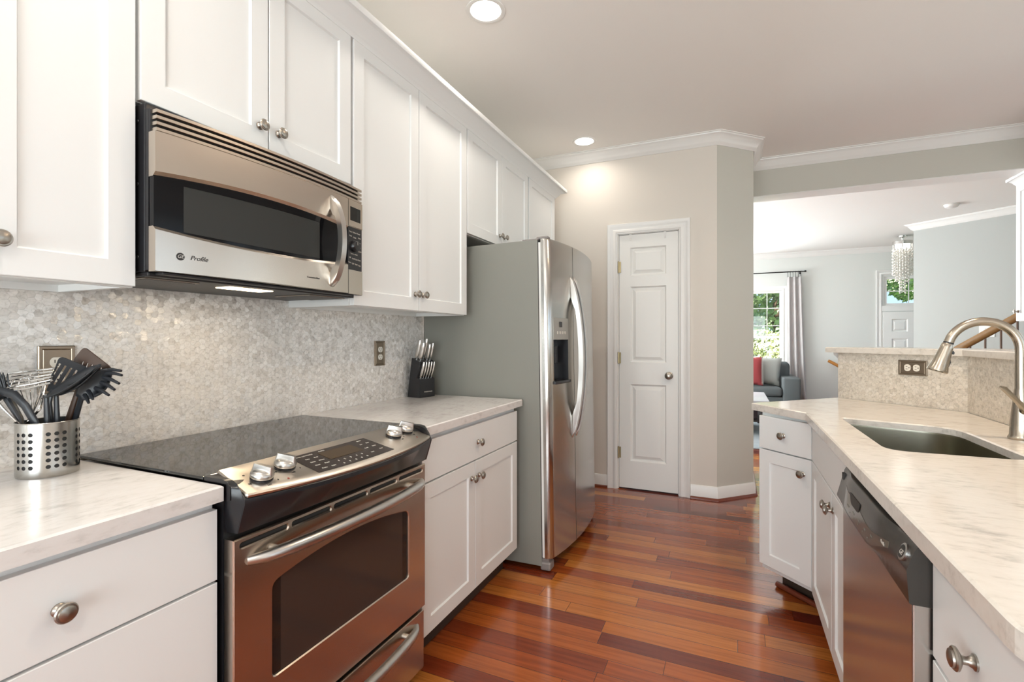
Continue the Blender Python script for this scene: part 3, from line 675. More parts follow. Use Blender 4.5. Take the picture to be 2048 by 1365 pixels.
# ------------------------------------------------------------------ microwave
def lin(a, c, n): return [a + (c - a) * i / n for i in range(n + 1)]
YM0, YM1, YMS = 0.7335, 1.462, 1.374          # ends of the front and the split between door and control panel
xm = lambda y: 0.404 + 0.028 * (1 - ((y - 1.098) / 0.366) ** 2)
bulge = lambda y: 1 - ((y - 1.05) / 0.33) ** 2
mz_hi = lambda y: 1.632 + 0.016 * max(-0.6, bulge(y))
mz_lo = lambda y: 1.514 - 0.020 * max(-0.6, bulge(y))
root = thing('microwave', 'stainless over-the-range microwave with black window above the cooktop', 'microwave', (0.2, 1.098, 1.398))
b = MB(); b.box((0.010, YM0 + 0.0005, 1.402), (0.362, YM1 + 0.002, 1.818), 0.004); b.box((0.362, YM0 + 0.0005, 1.406), (0.376, YM1 + 0.0005, 1.80)); b.build('body', M['black'], root, smooth=None)
def strip(name, m, y0, y1, zlo, zhi, off=0.0, thick=0.026, ch_lo=0.0, ch_hi=0.0, n=18, parent=None, xf=xm):
    """curved band of the front between two height functions, with optional chamfers at its lower and upper lips"""
    b = MB(); rings = []
    for y in lin(y0, y1, n):
        a, c = zlo(y), zhi(y); x = xf(y) + off
        pr = [(x - thick, a)] + ([(x - ch_lo, a), (x, a + ch_lo)] if ch_lo else [(x - 0.0008, a), (x, a + 0.0008)]) + ([(x, c - ch_hi), (x - ch_hi, c)] if ch_hi else [(x, c - 0.0008), (x - 0.0008, c)]) + [(x - thick, c)]
        rings.append([(px_, y, pz) for px_, pz in pr])
    b.loops(rings); return b.build(name, m, parent or root, smooth=25)
K = lambda v: (lambda y: v)
d_ = strip('door', M['steel_h'], YM0, YMS, K(1.402), mz_lo, ch_hi=0.009)
strip('upper_band', M['steel_h'], YM0, YMS, mz_hi, K(1.742), ch_lo=0.010, parent=d_)
wd = strip('window', M['mw_glass'], YM0 + 0.001, YMS - 0.001, lambda y: mz_lo(y) - 0.006, lambda y: mz_hi(y) + 0.006, off=-0.008, thick=0.016, parent=d_)
strip('screen', M['screen_mesh'], 0.800, 1.236, lambda y: 1.510 - 0.006 * bulge(y), lambda y: 1.622 + 0.004 * bulge(y), off=-0.0072, thick=0.002, parent=wd)
cp = strip('control_panel', M['black'], YMS + 0.0025, YM1, K(1.400), K(1.742), off=-0.003)
strip('lower_band', M['steel_h'], YMS + 0.003, YM1, K(1.401), lambda y: 1.489, thick=0.02, parent=cp)
strip('upper_band', M['steel_h'], YMS + 0.003, YM1, lambda y: 1.640, K(1.742), thick=0.02, ch_lo=0.008, parent=cp)
strip('display', M['black_glass'], 1.388, 1.448, lambda y: 1.668, lambda y: 1.718, off=0.0012, thick=0.004, n=4, parent=cp)
mwF = lambda y, z, o_=0.0006: frame((xm(y) + o_, y, z), (-0.418 * (y - 1.098), 1, 0), (0, 0, 1))
b = MB(); b.lathe([(0, 0.021), (0.012, 0.0195), (0.015, 0.017), (0.016, 0.0)], mwF(1.415, 1.577, -0.003)); dl = b.build('dial', M['black'], cp)
b = MB(); b.box((xm(1.415) + 0.0128, 1.4145, 1.580), (xm(1.415) + 0.0138, 1.4158, 1.592)); b.build('pointer', M['print'], dl, smooth=None)
for y, z, t_ in ((1.392, 1.627, 'Timer'), (1.416, 1.627, 'Defrost'), (1.441, 1.627, 'Power'), (1.392, 1.612, 'Start'), (1.416, 1.609, 'Clock'), (1.446, 1.612, 'Oven'), (1.447, 1.594, 'Set'), (1.447, 1.578, 'Bake'), (1.447, 1.562, 'Add 30'), (1.412, 1.548, 'Turn to select'), (1.388, 1.533, 'Off'), (1.408, 1.531, 'Cook'), (1.437, 1.530, 'Start Pause'), (1.386, 1.515, 'Vent'), (1.406, 1.513, 'Light'), (1.426, 1.512, 'Timer'), (1.446, 1.510, 'Help')):
    text('lettering', t_, 0.0075, M['print'], cp, mwF(y, z, -0.0024))
for k in range(4):
    z = 1.792 - 0.0148 * k
    s_ = strip('grille_slat', M['steel_h'], YM0 + 0.004, YM1 - 0.002, K(z - 0.0042), K(z + 0.0042), off=-0.002, thick=0.024)
strip('grille_back', M['matte_black'], YM0 + 0.001, YM1 - 0.001, K(1.742), K(1.799), off=-0.022, thick=0.012)
x = xm(1.287); out_, inn = [], []
for i in range(25):
    t_ = i / 24; q = 1 - (2 * t_ - 1) ** 2; out_.append((x - 0.004 + 0.060 * q ** 0.70, 1.732 - 0.320 * t_))
for i in range(19):
    t_ = i / 18; q = 1 - (2 * t_ - 1) ** 2; inn.append((x - 0.004 + 0.040 * q ** 0.45, 1.466 + 0.212 * t_))
b = MB(); b.prism(out_ + inn, 1.277, 1.299, lambda px_, pz, py: (px_, py, pz), 0.006)
b.build('handle', M['handle'], d_, smooth=60)
b = MB(); b.lathe([(-0.0002, 0.0095), (0.0003, 0.0095)], mwF(0.788, 1.444), 24); lg = b.build('logo', M['ink'], d_)
text('lettering', 'GE', 0.0125, M['steel'], lg, mwF(0.788, 1.444, 0.0006), 0.25)
text('lettering', 'Profile', 0.0165, M['ink'], d_, mwF(0.832, 1.444), 0.3)
text('lettering', 'Convection Oven', 0.0075, M['ink'], d_, mwF(1.200, 1.437), 0.3)
b = MB(); b.box((0.02, YM0 + 0.004, 1.392), (0.368, YM1 - 0.004, 1.4025), 0.003); b.box((0.368, YM0 + 0.02, 1.396), (0.40, YM1 - 0.04, 1.4018), 0.002); b.build('underside', M['matte_black'], root, smooth=None)
for y0, y1 in ((0.745, 0.885), (1.27, 1.44)):
    b = MB(); b.box((0.17, y0, 1.3885), (0.34, y1, 1.3925), 0.002); f_ = b.build('grease_filter', M['nickel'], root, smooth=None)
    b = MB(); b.box((0.178, y0 + 0.008, 1.3875), (0.332, y1 - 0.008, 1.3890)); b.build('mesh', mat('filter_mesh', (0.10, 0.10, 0.10), 0.5, 0.6, bump=(600, 0.8)), f_, smooth=None)
b = MB(); b.box((0.26, 0.985, 1.3895), (0.325, 1.135, 1.3925), 0.002); b.build('lamp_lens', M['mw_lamp'], root, smooth=None)
lamp('microwave_lamp', 'AREA', (0.29, 1.06, 1.386), 0.8, (1.0, 0.80, 0.56), (0, 0, 0), 0.06, 0.14)
for z in (1.775, 1.62, 1.44):
    b = MB(); b.lathe([(0, 0.004), (0.002, 0.0035), (0.0025, 0)], frame((0.335, YM0, z), (1, 0, 0), (0, 0, 1)), 12); b.build('screw', M['black'], root)

# ------------------------------------------------------------------ range
root = thing('range', 'stainless slide-in electric range with black glass cooktop', 'range', (0.36, 1.119, 0))
YR0, YR1 = 0.745, 1.497
b = MB(); b.box((0.06, YR0, 0.05), (0.632, YR1, 0.905)); b.box((0.1, YR0 + 0.03, 0.0), (0.56, YR1 - 0.03, 0.05)); b.build('body', M['black'], root, smooth=None)
b = MB(); b.box((0.048, 0.7375, 0.9145), (0.572, 1.5105, 0.9225), 0.0025); b.build('cooktop', M['black_glass'], root, smooth=None)
tq = lambda y: 1 - ((y - 1.119) / 0.385) ** 2
xr = lambda y: 0.684 + 0.074 * max(0.0, tq(y))
b = MB(); rings = []
for y in [0.7385, 0.742, 0.7515, 0.7520] + [0.7526] + lin(0.765, 1.473, 24) + [1.4854, 1.4860, 1.487, 1.496, 1.5095]:
    if y <= 0.7522 or y >= 1.4858:          # square end caps that lap over the worktop's front corners
        pr = [(0.575, 0.902), (0.575, 0.9245), (0.636, 0.9245), (0.654, 0.921), (0.668, 0.914), (0.680, 0.900), (0.691, 0.876), (0.668, 0.803), (0.62, 0.803), (0.62, 0.850), (0.62, 0.878), (0.60, 0.902)]
        if y < YR0 or y > YR1: pr = [(0.575, 0.9150), (0.575, 0.9245), (0.636, 0.9245), (0.652, 0.921), (0.660, 0.913), (0.662, 0.905), (0.662, 0.880), (0.6505, 0.876), (0.6505, 0.88), (0.6505, 0.89), (0.6505, 0.9150), (0.60, 0.9150)]
    else:
        x = xr(y)
        pr = [(0.575, 0.902), (0.575, 0.9225), (0.60, 0.9185), (0.64, 0.911), (x - 0.012, 0.889), (x, 0.882), (x + 0.001, 0.872), (0.668 + 0.010 * max(0, tq(y)), 0.803), (0.62, 0.800), (0.62, 0.850), (0.62, 0.878), (0.60, 0.902)]
    rings.append([(a, y, c) for a, c in pr])
b.loops(rings); b.build('control_housing', M['black'], root, smooth=40)
# sloping stainless control panel
b = MB(); rings = []
def slope(y, t, h=0.0):
    x1 = xr(y) - 0.003; x = 0.572 + (x1 - 0.572) * t; z1 = 0.8885; z = 0.9265 + (z1 - 0.9265) * t
    y = 1.119 + (y - 1.119) * (0.985 + 0.043 * t)
    d = Vector((x1 - 0.572, 0, z1 - 0.9265)).normalized(); nn = Vector((-d.z, 0, d.x))
    return Vector((x, y, z)) + nn * h
ys = [0.766, 0.769] + lin(0.785, 1.455, 22) + [1.469, 1.472]
for k, y in enumerate(ys):
    e_ = 0.004 if k in (0, len(ys) - 1) else 0.0
    ts = (0.0, 0.0, 0.02, 0.4, 0.8, 0.97, 1.0, 1.0)
    hs = (-0.004, 0.002, 0.004, 0.004, 0.004, 0.004, 0.001, -0.004)
    rings.append([slope(y, min(max(t_, e_ * 8), 1 - e_ * 10), h - e_ * (0.8 if h > 0 else 0)) for t_, h in zip(ts, hs)])
b.loops(rings); pan = b.build('control_panel', M['steel'], root, smooth=35)
def on_panel(name, y0, y1, t0, t1, m, h, parent, n=8, th=0.0012, rad=True):
    b = MB(); rings = []
    for y in lin(y0, y1, n): rings.append([slope(y, t0, h - th), slope(y, t0, h), slope(y, (t0 + t1) / 2, h), slope(y, t1, h), slope(y, t1, h - th)])
    b.loops(rings); return b.build(name, m, parent, smooth=30)
disp = on_panel('display_panel', 0.945, 1.232, 0.20, 0.86, M['panel_dark'], 0.0050, pan)
on_panel('clock_display', 1.025, 1.150, 0.30, 0.58, M['lcd'], 0.0056, disp, 4)
def pF(y, t, h=0.0054):
    p0 = slope(y, t, h); return frame(p0, slope(y + 0.01, t, h) - slope(y - 0.01, t, h), slope(y, t - 0.1, h) - slope(y, t, h))
for y, t_, s_ in ((0.982, 0.28, 'OVEN CONTROLS'), (0.975, 0.40, 'Bake'), (1.003, 0.40, 'Broil'), (0.975, 0.52, 'Roast'), (1.003, 0.52, 'Warm'), (0.972, 0.64, 'Clean'), (1.002, 0.64, 'Proof'), (0.975, 0.77, 'Probe'), (1.003, 0.77, 'Light'), (1.046, 0.255, 'CLOCK'), (1.035, 0.68, '1'), (1.057, 0.68, '2'), (1.079, 0.68, '3'), (1.101, 0.68, '4'), (1.123, 0.68, '5'), (1.035, 0.79, '6'), (1.057, 0.79, '7'), (1.079, 0.79, '8'), (1.101, 0.79, '9'), (1.123, 0.79, '0'), (1.195, 0.27, 'TIMER'), (1.178, 0.40, 'Set'), (1.207, 0.40, 'Start'), (1.170, 0.55, 'Cook'), (1.205, 0.55, 'Delay'), (1.160, 0.72, 'Start'), (1.205, 0.70, 'Clear')):
    text('lettering', s_, 0.0095 if len(s_) < 3 else 0.0066, M['print'], disp, pF(y, t_))
# burner knobs
for k, (y, t_) in enumerate(((0.826, 0.60), (0.902, 0.44), (1.338, 0.44), (1.418, 0.42))):
    F_ = pF(y, t_, 0.004)
    b = MB(); b.lathe([(0, 0.026), (0.004, 0.026), (0.005, 0.022), (0.006, 0.0)], F_, 28); kn = b.build('burner_knob', M['black'], root)
    b = MB(); b.lathe([(0.006, 0.0255), (0.010, 0.0265), (0.014, 0.0262), (0.020, 0.0215), (0.023, 0.012), (0.0235, 0)], F_, 28)
    g = F_ @ Matrix.Rotation(R(28), 4, 'Z')
    b.prism(round_poly([(-0.007, -0.0265), (0.007, -0.0265), (0.007, 0.0265), (-0.007, 0.0265)], 0.005, 3), 0.012, 0.034, lambda x, y_, z: g @ Vector((x * (1.0 - 0.35 * (z - 0.012) / 0.022), y_ * (1.0 - 0.12 * (z - 0.012) / 0.022), z)))
    b.build('cap', M['handle'], kn, smooth=40)
    for a_, s_ in ((200, 'HI'), (-40, '6'), (-90, 'LO')):
        q = F_ @ Matrix.Translation((0.036 * math.cos(R(a_)), 0.036 * math.sin(R(a_)), 0.0006)); text('lettering', s_, 0.0075, M['ink'], pan, q)
    q = F_ @ Matrix.Translation((-0.028 if k < 2 else 0.030, 0.030, 0.0006)); text('lettering', 'o', 0.011, M['ink'], pan, q)
for y, t_ in ((0.872, 0.80), (1.405, 0.80)): text('lettering', '0', 0.010, M['red'], pan, pF(y, t_, 0.0045))
# oven door with arched window, vents and bowed handle
XD = 0.664
b = MB(); y0, y1, z0, z1 = 0.7455, 1.4945, 0.277, 0.788
def arch(y, zt, rise): return zt + rise * (1 - ((y - 1.12) / 0.274) ** 2)
win = [(0.849, 0.421), (1.394, 0.421)] + [(y, arch(y, 0.648, 0.030)) for y in lin(1.394, 0.849, 16)]
win = round_poly(win, [0.012, 0.012, 0.018] + [0.0] * 15 + [0.018], 4)
vents = [(0.763, 0.893), (0.907, 1.037), (1.051, 1.185), (1.200, 1.328), (1.344, 1.476)]
vh = [round_poly([(a, 0.7645), (c, 0.7645), (c, 0.7755), (a, 0.7755)], 0.005, 3) for a, c in vents]
ym = lambda x, y, z: (z, x, y)
t = MB(); slab(t, [(y0, z0), (y1, z0), (y1, z1), (y0, z1)], XD - 0.03, XD, [win] + vh, 0.003)
for v in t.bm.verts: v.co = Vector((v.co.z, v.co.x, v.co.y))
dr = t.build('oven_door', M['steel_h'], root, smooth=None)
b = MB(); b.box((XD - 0.03, 0.80, 0.385), (XD - 0.006, 1.44, 0.715)); gw = b.build('window', M['smoke_glass'], dr, smooth=None)
b = MB(); b.prism([(0.876, 0.385), (1.366, 0.385), (1.366, 0.70), (0.876, 0.70)], XD - 0.0062, XD - 0.0056, lambda x, y, z: (z, x, y)); b.build('screen', mat('oven_window_screen', (0.045, 0.03, 0.024), 0.08, spec=0.35, bump=(20, 0.003)), gw, smooth=None)
b = MB(); b.box((XD - 0.03, 0.755, 0.758), (XD - 0.012, 1.485, 0.782)); b.build('vent_slot', M['dark_gap'], dr, smooth=None)
def bow_handle(y0, y1, z, x0, depth, r, parent, zb=0.0):
    b = MB(); pts = []
    for i in range(23):
        t_ = i / 22; y = y0 + (y1 - y0) * t_; q = 1 - (2 * t_ - 1) ** 2
        pts.append((x0 + depth * q ** 0.62 if q > 0 else x0 - 0.004, y, z + zb * q))
    rr = [r * (0.66 + 0.34 * min(1, (1 - abs(2 * i / 22 - 1)) * 5)) for i in range(23)]
    b.tube(pts, rr, 14, flat=1.0)
    for f_ in (0.10, 0.90):
        y = y0 + (y1 - y0) * f_; q = 1 - (2 * f_ - 1) ** 2; b.cyl((x0 - 0.004, y, z), (x0 + depth * q ** 0.62, y, z + zb * q), r * 0.62, 12)
    return b.build('handle', M['handle'], parent, smooth=60)
bow_handle(0.783, 1.474, 0.730, XD, 0.056, 0.0165, dr, 0.006)
b = MB(); b.box((XD - 0.03, YR0 + 0.001, 0.055), (XD - 0.004, YR1 - 0.005, 0.262), 0.003); dw_ = b.build('drawer', M['steel_h'], root, smooth=None)
bow_handle(0.80, 1.450, 0.222, XD - 0.004, 0.045, 0.0155, dw_, 0.004)

# ------------------------------------------------------------------ refrigerator (leans back a touch on its front feet)
FR = Vector((0.745, 2.90, 0.0))
root = thing('refrigerator', 'stainless side-by-side refrigerator with grey side and ice dispenser', 'refrigerator', tuple(FR), rot=(0, R(-0.85), 0))
L_ = lambda x, y, z: (x - FR.x, y - FR.y, z)
def fbox(name, a, c, m, parent=None, bev=0.0): b = MB(); b.box(L_(*a), L_(*c), bev); return b.build(name, m, parent or root, True, smooth=None)
FY0, FY1 = 2.452, 3.342
fbox('body', (0.028, FY0, 0.028), (0.7525, FY1, 1.768), M['fridge_side'], bev=0.003)
fbox('gap', (0.7485, FY0 + 0.004, 0.07), (0.757, FY1 - 0.004, 1.762), M['dark_gap'])
xf0 = lambda y: 0.812 + 0.050 * (1 - ((y - 2.895) / 0.445) ** 2)
def xfr(y):
    d = min(y - FY0, FY1 - y); r = 0.026
    return xf0(y) - (r - math.sqrt(max(r * r - (r - d) ** 2, 0)) if d < r else 0)
DSP = (2.494, 2.662, 1.000, 1.232)
def fdoor(y0, y1, hole=None):
    ysn = sorted(set([y0, y1] + lin(y0, y1, 14) + [FY0 + 0.002, FY0 + 0.005, FY0 + 0.010, FY0 + 0.017, FY0 + 0.026, FY1 - 0.026, FY1 - 0.017, FY1 - 0.010, FY1 - 0.005, FY1 - 0.002] + ([hole[0], hole[1]] if hole else [])))
    ysn = [y for y in ysn if y0 - 1e-6 <= y <= y1 + 1e-6]
    zsn = sorted([0.072, 0.078, 1.762, 1.770] + ([hole[2], hole[3]] if hole else []))
    b = MB(); bm = b.bm; g = {}
    for i, y in enumerate(ysn):
        for j, z in enumerate(zsn):
            sh = 0.006 if z in (zsn[0], zsn[-1]) else 0
            g[i, j] = bm.verts.new(L_(xfr(y) - sh, y, z))
    for i in range(len(ysn) - 1):
        for j in range(len(zsn) - 1):
            if hole and hole[0] - 1e-6 <= ysn[i] and ysn[i + 1] <= hole[1] + 1e-6 and abs(zsn[j] - hole[2]) < 1e-6: continue
            bm.faces.new((g[i, j], g[i + 1, j], g[i + 1, j + 1], g[i, j + 1]))
    bx_ = 0.770; ring = [g[i, 0] for i in range(len(ysn))] + [g[len(ysn) - 1, j] for j in range(1, len(zsn))] + [g[i, len(zsn) - 1] for i in range(len(ysn) - 2, -1, -1)] + [g[0, j] for j in range(len(zsn) - 2, 0, -1)]
    bk = [bm.verts.new(Vector((bx_ - FR.x, v.co.y, v.co.z))) for v in ring]
    for i in range(len(ring)): bm.faces.new((ring[i - 1], ring[i], bk[i], bk[i - 1]))
    bm.faces.new(bk)
    if hole:
        a, c, z0, z1 = hole; hy = [y for y in ysn if a - 1e-6 <= y <= c + 1e-6]; xb = 0.788
    return b
dL = fdoor(FY0, 2.741, DSP).build('freezer_door', M['steel_v'], root, True, smooth=40, recalc=False)
dR = fdoor(2.747, FY1).build('fresh_food_door', M['steel_v'], root, True, smooth=40, recalc=True)
fbox('gasket', (0.757, FY0 + 0.002, 0.075), (0.7695, 2.738, 1.752), M['gasket'], dL); fbox('gasket', (0.757, 2.75, 0.075), (0.7695, FY1 - 0.002, 1.752), M['gasket'], dR)
# dispenser
b = MB(); hy = lin(DSP[0], DSP[1], 8)
b.loops([[L_(xfr(y) - 0.0004, y, DSP[3]) for y in hy] + [L_(xfr(y) - 0.0004, y, DSP[2]) for y in hy[::-1]], [L_(0.786, y, DSP[3] - 0.002) for y in hy] + [L_(0.786, y, DSP[2] + 0.002) for y in hy[::-1]]], False, True)
dp = b.build('dispenser', M['black'], dL, True, smooth=None)
b = MB(); rings = []
for y in lin(DSP[0] - 0.004, DSP[1] + 0.004, 6): rings.append([L_(xf0(y) - 0.002, y, DSP[3]), L_(xf0(y) + 0.002, y, DSP[3]), L_(xf0(y) + 0.002, y, 1.348), L_(xf0(y) - 0.002, y, 1.352)])
b.loops(rings); cpn = b.build('control_panel', mat('silver_dispenser_panel', (0.33, 0.32, 0.29), 0.35, 0.3, bump=(100, 0.02)), dp, True, smooth=None)
for k in range(4):
    y = 2.535 + 0.029 * k; b = MB(); b.box(L_(xf0(y) + 0.001, y - 0.010, 1.262), L_(xf0(y) + 0.0036, y + 0.010, 1.278)); b.build('button', M['print'], cpn, True, smooth=None)
b = MB(); b.box(L_(xf0(2.58) + 0.000, 2.553, 1.300), L_(xf0(2.58) + 0.0032, 2.607, 1.330)); b.build('display', M['ink'], cpn, True, smooth=None)
b = MB(); rings = []
for y in lin(DSP[0] - 0.003, DSP[1] + 0.003, 8):
    x = xf0(y); rings.append([L_(0.792, y, DSP[2] + 0.002), L_(x + 0.010, y, DSP[2] - 0.008), L_(x + 0.014, y, DSP[2] - 0.002), L_(x + 0.013, y, DSP[2] + 0.008), L_(0.792, y, DSP[2] + 0.012)])
b.loops(rings); b.build('drip_tray', M['black'], dp, True)
b = MB(); b.box(L_(0.793, 2.56, 1.10), L_(0.806, 2.60, 1.20), 0.004); b.build('paddle', M['matte_black'], dp, True, smooth=None)
for k, (par, y) in enumerate(((dL, 2.716), (dR, 2.774))):
    x = xf0(y); out_, inn = [], []
    for i in range(29):
        t_ = i / 28; q = 1 - (2 * t_ - 1) ** 2; out_.append((x - 0.004 + 0.074 * q ** 0.75, 1.605 - 0.94 * t_))
    for i in range(21):
        t_ = i / 20; q = 1 - (2 * t_ - 1) ** 2; inn.append((x - 0.004 + 0.047 * q ** 0.42, 0.800 + 0.67 * t_))
    b = MB(); b.prism(out_ + inn, y - 0.0155, y + 0.0155, lambda px_, pz, py: L_(px_, py, pz), 0.006)
    b.build('handle', M['handle'], par, True, smooth=60)
for y, ln in ((FY0 + 0.045, 0.05), (FY1 - 0.045, 0.05)):
    b = MB(); b.box(L_(0.660, y - 0.032, 1.7685), L_(0.755, y + 0.032, 1.777), 0.003); b.box(L_(0.74, y - 0.030, 1.771), L_(0.806, y + 0.012, 1.786), 0.005); b.build('hinge_cover', mat('grey_hinge_cover', (0.22, 0.20, 0.19), 0.5, bump=(100, 0.05)) if 'grey_hinge_cover' not in bpy.data.materials else bpy.data.materials['grey_hinge_cover'], root, True, smooth=None)
fbox('hinge', (0.760, FY1 - 0.002, 1.64), (0.80, FY1 + 0.005, 1.72), M['nickel'], dR)
fbox('toe_grille', (0.735, FY0 + 0.06, 0.012), (0.752, FY1 - 0.06, 0.066), M['matte_black'])
for y in (FY0 + 0.035, FY1 - 0.035):
    b = MB(); b.box(L_(0.742, y - 0.034, 0.006), L_(0.800, y + 0.034, 0.052), 0.010); b.box(L_(0.745, y - 0.026, 0.050), L_(0.790, y + 0.026, 0.073), 0.004); b.build('foot_cover', bpy.data.materials['grey_hinge_cover'], root, True, smooth=None)

# ------------------------------------------------------------------ dishwasher
root = thing('dishwasher', 'stainless dishwasher with curved black control panel', 'dishwasher', (2.25, 1.385, 0))
DY0, DY1 = 1.0855, 1.6845
b = MB(); b.box((2.000, DY0, 0.10), (2.55, DY1, 0.872)); b.box((2.06, DY0 + 0.01, 0.0), (2.5, DY1 - 0.01, 0.10)); b.build('body', M['matte_black'], root, smooth=None)
b = MB(); b.box((1.966, DY0 + 0.001, 0.118), (1.9995, DY1 - 0.001, 0.790), 0.003); dd = b.build('door', M['steel_v'], root, smooth=None)
dyc = 1.40
def smooth_(t): t = max(0.0, min(1.0, t)); return t * t * (3 - 2 * t)
def dwp(y):
    q = smooth_((y - DY0 - 0.03) / 0.16) * smooth_((DY1 - 0.02 - y) / 0.14)      # bulge of the ridge between the ends
    xo, zr = 1.973 - 0.017 * q, 0.8690 - 0.010 * q
    n_ = smooth_((1.36 - y) / 0.24); zb = 0.777 + 0.050 * n_ + 0.012 * smooth_((y - 1.52) / 0.15)
    xb = 1.951 + 0.006 * n_
    return [(2.000, 0.8715), (1.985, 0.8715), (xo + 0.004, 0.8712), (xo, zr), (xo - 0.0035, zr - 0.007), (xb, zb), (xb + 0.0005, zb - 0.004), (1.961, 0.7685), (1.964, 0.766), (2.000, 0.766)]
b = MB(); b.loops([[(a, y, c) for a, c in dwp(y)] for y in [DY0 + 0.0005, DY0 + 0.004] + lin(DY0 + 0.02, DY1 - 0.02, 20) + [DY1 - 0.004, DY1 - 0.0005]]); pn = b.build('control_panel', M['dw_panel'], root, smooth=50)
def dface(y, s_):                          # a point on the sloping lower face of the panel, s_ 0 (top) .. 1 (bottom)
    p = dwp(y); a, c = Vector(p[4]), Vector(p[5]); q = a.lerp(c, s_); return Vector((q.x, y, q.y))
dF = lambda y, s_, h=0.0008: frame(dface(y, s_) + Vector((-h, 0, 0)), (0, -1, 0), dface(y, s_ - 0.1) - dface(y, s_))
b = MB(); rings = []
for y in lin(1.195, 1.585, 14):
    e0, e1 = 0.50 - 0.30 * smooth_((y - 1.30) / 0.2), 0.95 - 0.12 * smooth_((1.30 - y) / 0.1)
    rings.append([dface(y, e0) + Vector((-0.0009, 0, 0)), dface(y, e1) + Vector((-0.0009, 0, 0)), dface(y, e1) + Vector((0.002, 0, 0)), dface(y, e0) + Vector((0.002, 0, 0))])
b.loops(rings); tp = b.build('touch_panel', M['dw_gloss'], pn)
b = MB(); Fp = dF(1.455, 0.26, 0.0016); hp = round_poly([(-0.055, 0.012), (0.055, 0.012), (0.038, -0.014), (-0.038, -0.014)], [0.006, 0.006, 0.012, 0.012], 4)
b.prism(hp, -0.001, 0.0006, lambda x, y, z: Fp @ Vector((x, y, z))); b.build('handle_pocket', M['ink'], pn, smooth=None)
for y, s_ in ((1.56, 'Normal'), (1.50, 'Heavy'), (1.44, 'Rinse'), (1.385, 'Dry'), (1.33, 'Start')): text('lettering', s_, 0.0062, M['print_dim'], tp, dF(y - 0.03, 0.66, 0.0014))
for k in range(5): text('lettering', 'o', 0.006, M['print_dim'], tp, dF(1.51 - 0.045 * k, 0.80, 0.0014))
text('lettering', 'Profile', 0.010, M['print'], tp, dF(1.225, 0.68, 0.0014), 0.3)
b = MB(); b.lathe([(0, 0.0165), (0.003, 0.0165), (0.004, 0.014), (0.004, 0)], dF(1.122, 0.48, 0.0)); lg = b.build('logo', M['handle'], pn)
b = MB(); b.lathe([(0.004, 0.0125), (0.0045, 0.0125)], dF(1.122, 0.48, 0.0)); b.build('logo_disc', M['ink'], lg)
text('lettering', 'GE', 0.013, M['print'], lg, dF(1.122, 0.48, 0.0048), 0.2)
for k in range(4):
    b = MB(); b.box((1.962, DY1 - 0.030 + 0.006 * k, 0.838), (1.968, DY1 - 0.027 + 0.006 * k, 0.856)); b.build('vent_slot', M['ink'], pn, smooth=None)

# ------------------------------------------------------------------ knife block and knives
KB = thing('knife_block', 'slanted black knife block by the refrigerator side', 'knife block', (0.023, 2.268, 0.9145), R(-12.8))
kw = 0.112
b = MB(); b.prism(round_poly([(0.0, 0.0), (0.100, 0.0), (0.098, 0.102), (0.072, 0.108), (0.100, 0.196), (0.036, 0.218)], [0.002, 0.004, 0.004, 0.002, 0.006, 0.006], 3), 0.0, kw, lambda x, z, y: (x, y, z)); b.build('body', M['matte_black'], KB, True, smooth=30)
text('lettering', 'FARBERWARE', 0.0098, M['print'], KB, frame((0.1002, kw * 0.56, 0.030), (0, 1, 0), (-0.02, 0, 1)), local=True)
KW = Wm(KB)
def knife(label, group, base, tip, r, flat, bend=0.0):
    p0, p1 = Vector(base), Vector(tip); d = p1 - p0; up = d.cross(Vector((0, 1, 0))).normalized()
    pts = []; rr = []
    for i in range(9):
        t_ = i / 8; pts.append(KW @ (p0 + d * t_ - up * bend * math.sin(PI * t_)))
        rr.append(r * (0.72 + 0.28 * math.sin(PI * min(1, t_ * 1.15)) + (0.18 if t_ > 0.7 else 0)) if 0 < i < 8 else r * 0.62)
    root = thing('kitchen_knife' if r > 0.0104 else 'steak_knife', label, 'knife', tuple(KW @ p0), 0, group)
    b = MB(); b.tube(pts, rr, 12, flat=flat, up=(KW.to_3x3() @ Vector((1, 0, 0)))); b.build('handle', M['steel_knife'], root)
    q = d.normalized(); b = MB(); b.tube([KW @ (p0 - q * 0.012), KW @ (p0 + q * 0.004)], [r * 0.8, r * 0.85], 10, flat=0.4, up=(KW.to_3x3() @ Vector((1, 0, 0)))); b.build('bolster', M['chrome'], root)
M['steel_knife'] = mat('satin_knife_steel', (0.66, 0.63, 0.59), 0.3, 1.0, bump=(200, 0.03))
for k, w_ in enumerate(('leftmost steak knife in the front row of the black knife block', 'second steak knife from the left in the front row of the knife block', 'middle steak knife in the front row of the black knife block', 'fourth steak knife from the left in the front row of the knife block', 'rightmost steak knife in the front row of the black knife block')):
    y = 0.018 + 0.0195 * k; knife(w_, 'steak knives in the front row', (0.083, y, 0.112), (0.112, y, 0.196), 0.0088 if k else 0.0102, 0.62, 0.003)
for lb, x, y, L1, r in (('kitchen knife at the back left of the black knife block', 0.048, 0.020, 0.104, 0.0125), ('wide-handled kitchen knife at the front left of the knife block', 0.073, 0.024, 0.098, 0.0138), ('tallest kitchen knife at the back middle of the knife block', 0.048, 0.068, 0.112, 0.0125), ('kitchen knife at the front middle of the black knife block', 0.073, 0.072, 0.090, 0.0122), ('kitchen knife at the right end of the black knife block', 0.070, 0.099, 0.094, 0.0118)):
    z = 0.218 - (x - 0.036) * 0.344 + 0.004; knife(lb, 'kitchen knives in the top of the block', (x, y, z), (x + L1 * 0.30, y, z + L1 * 0.95), r, 0.62, 0.002)

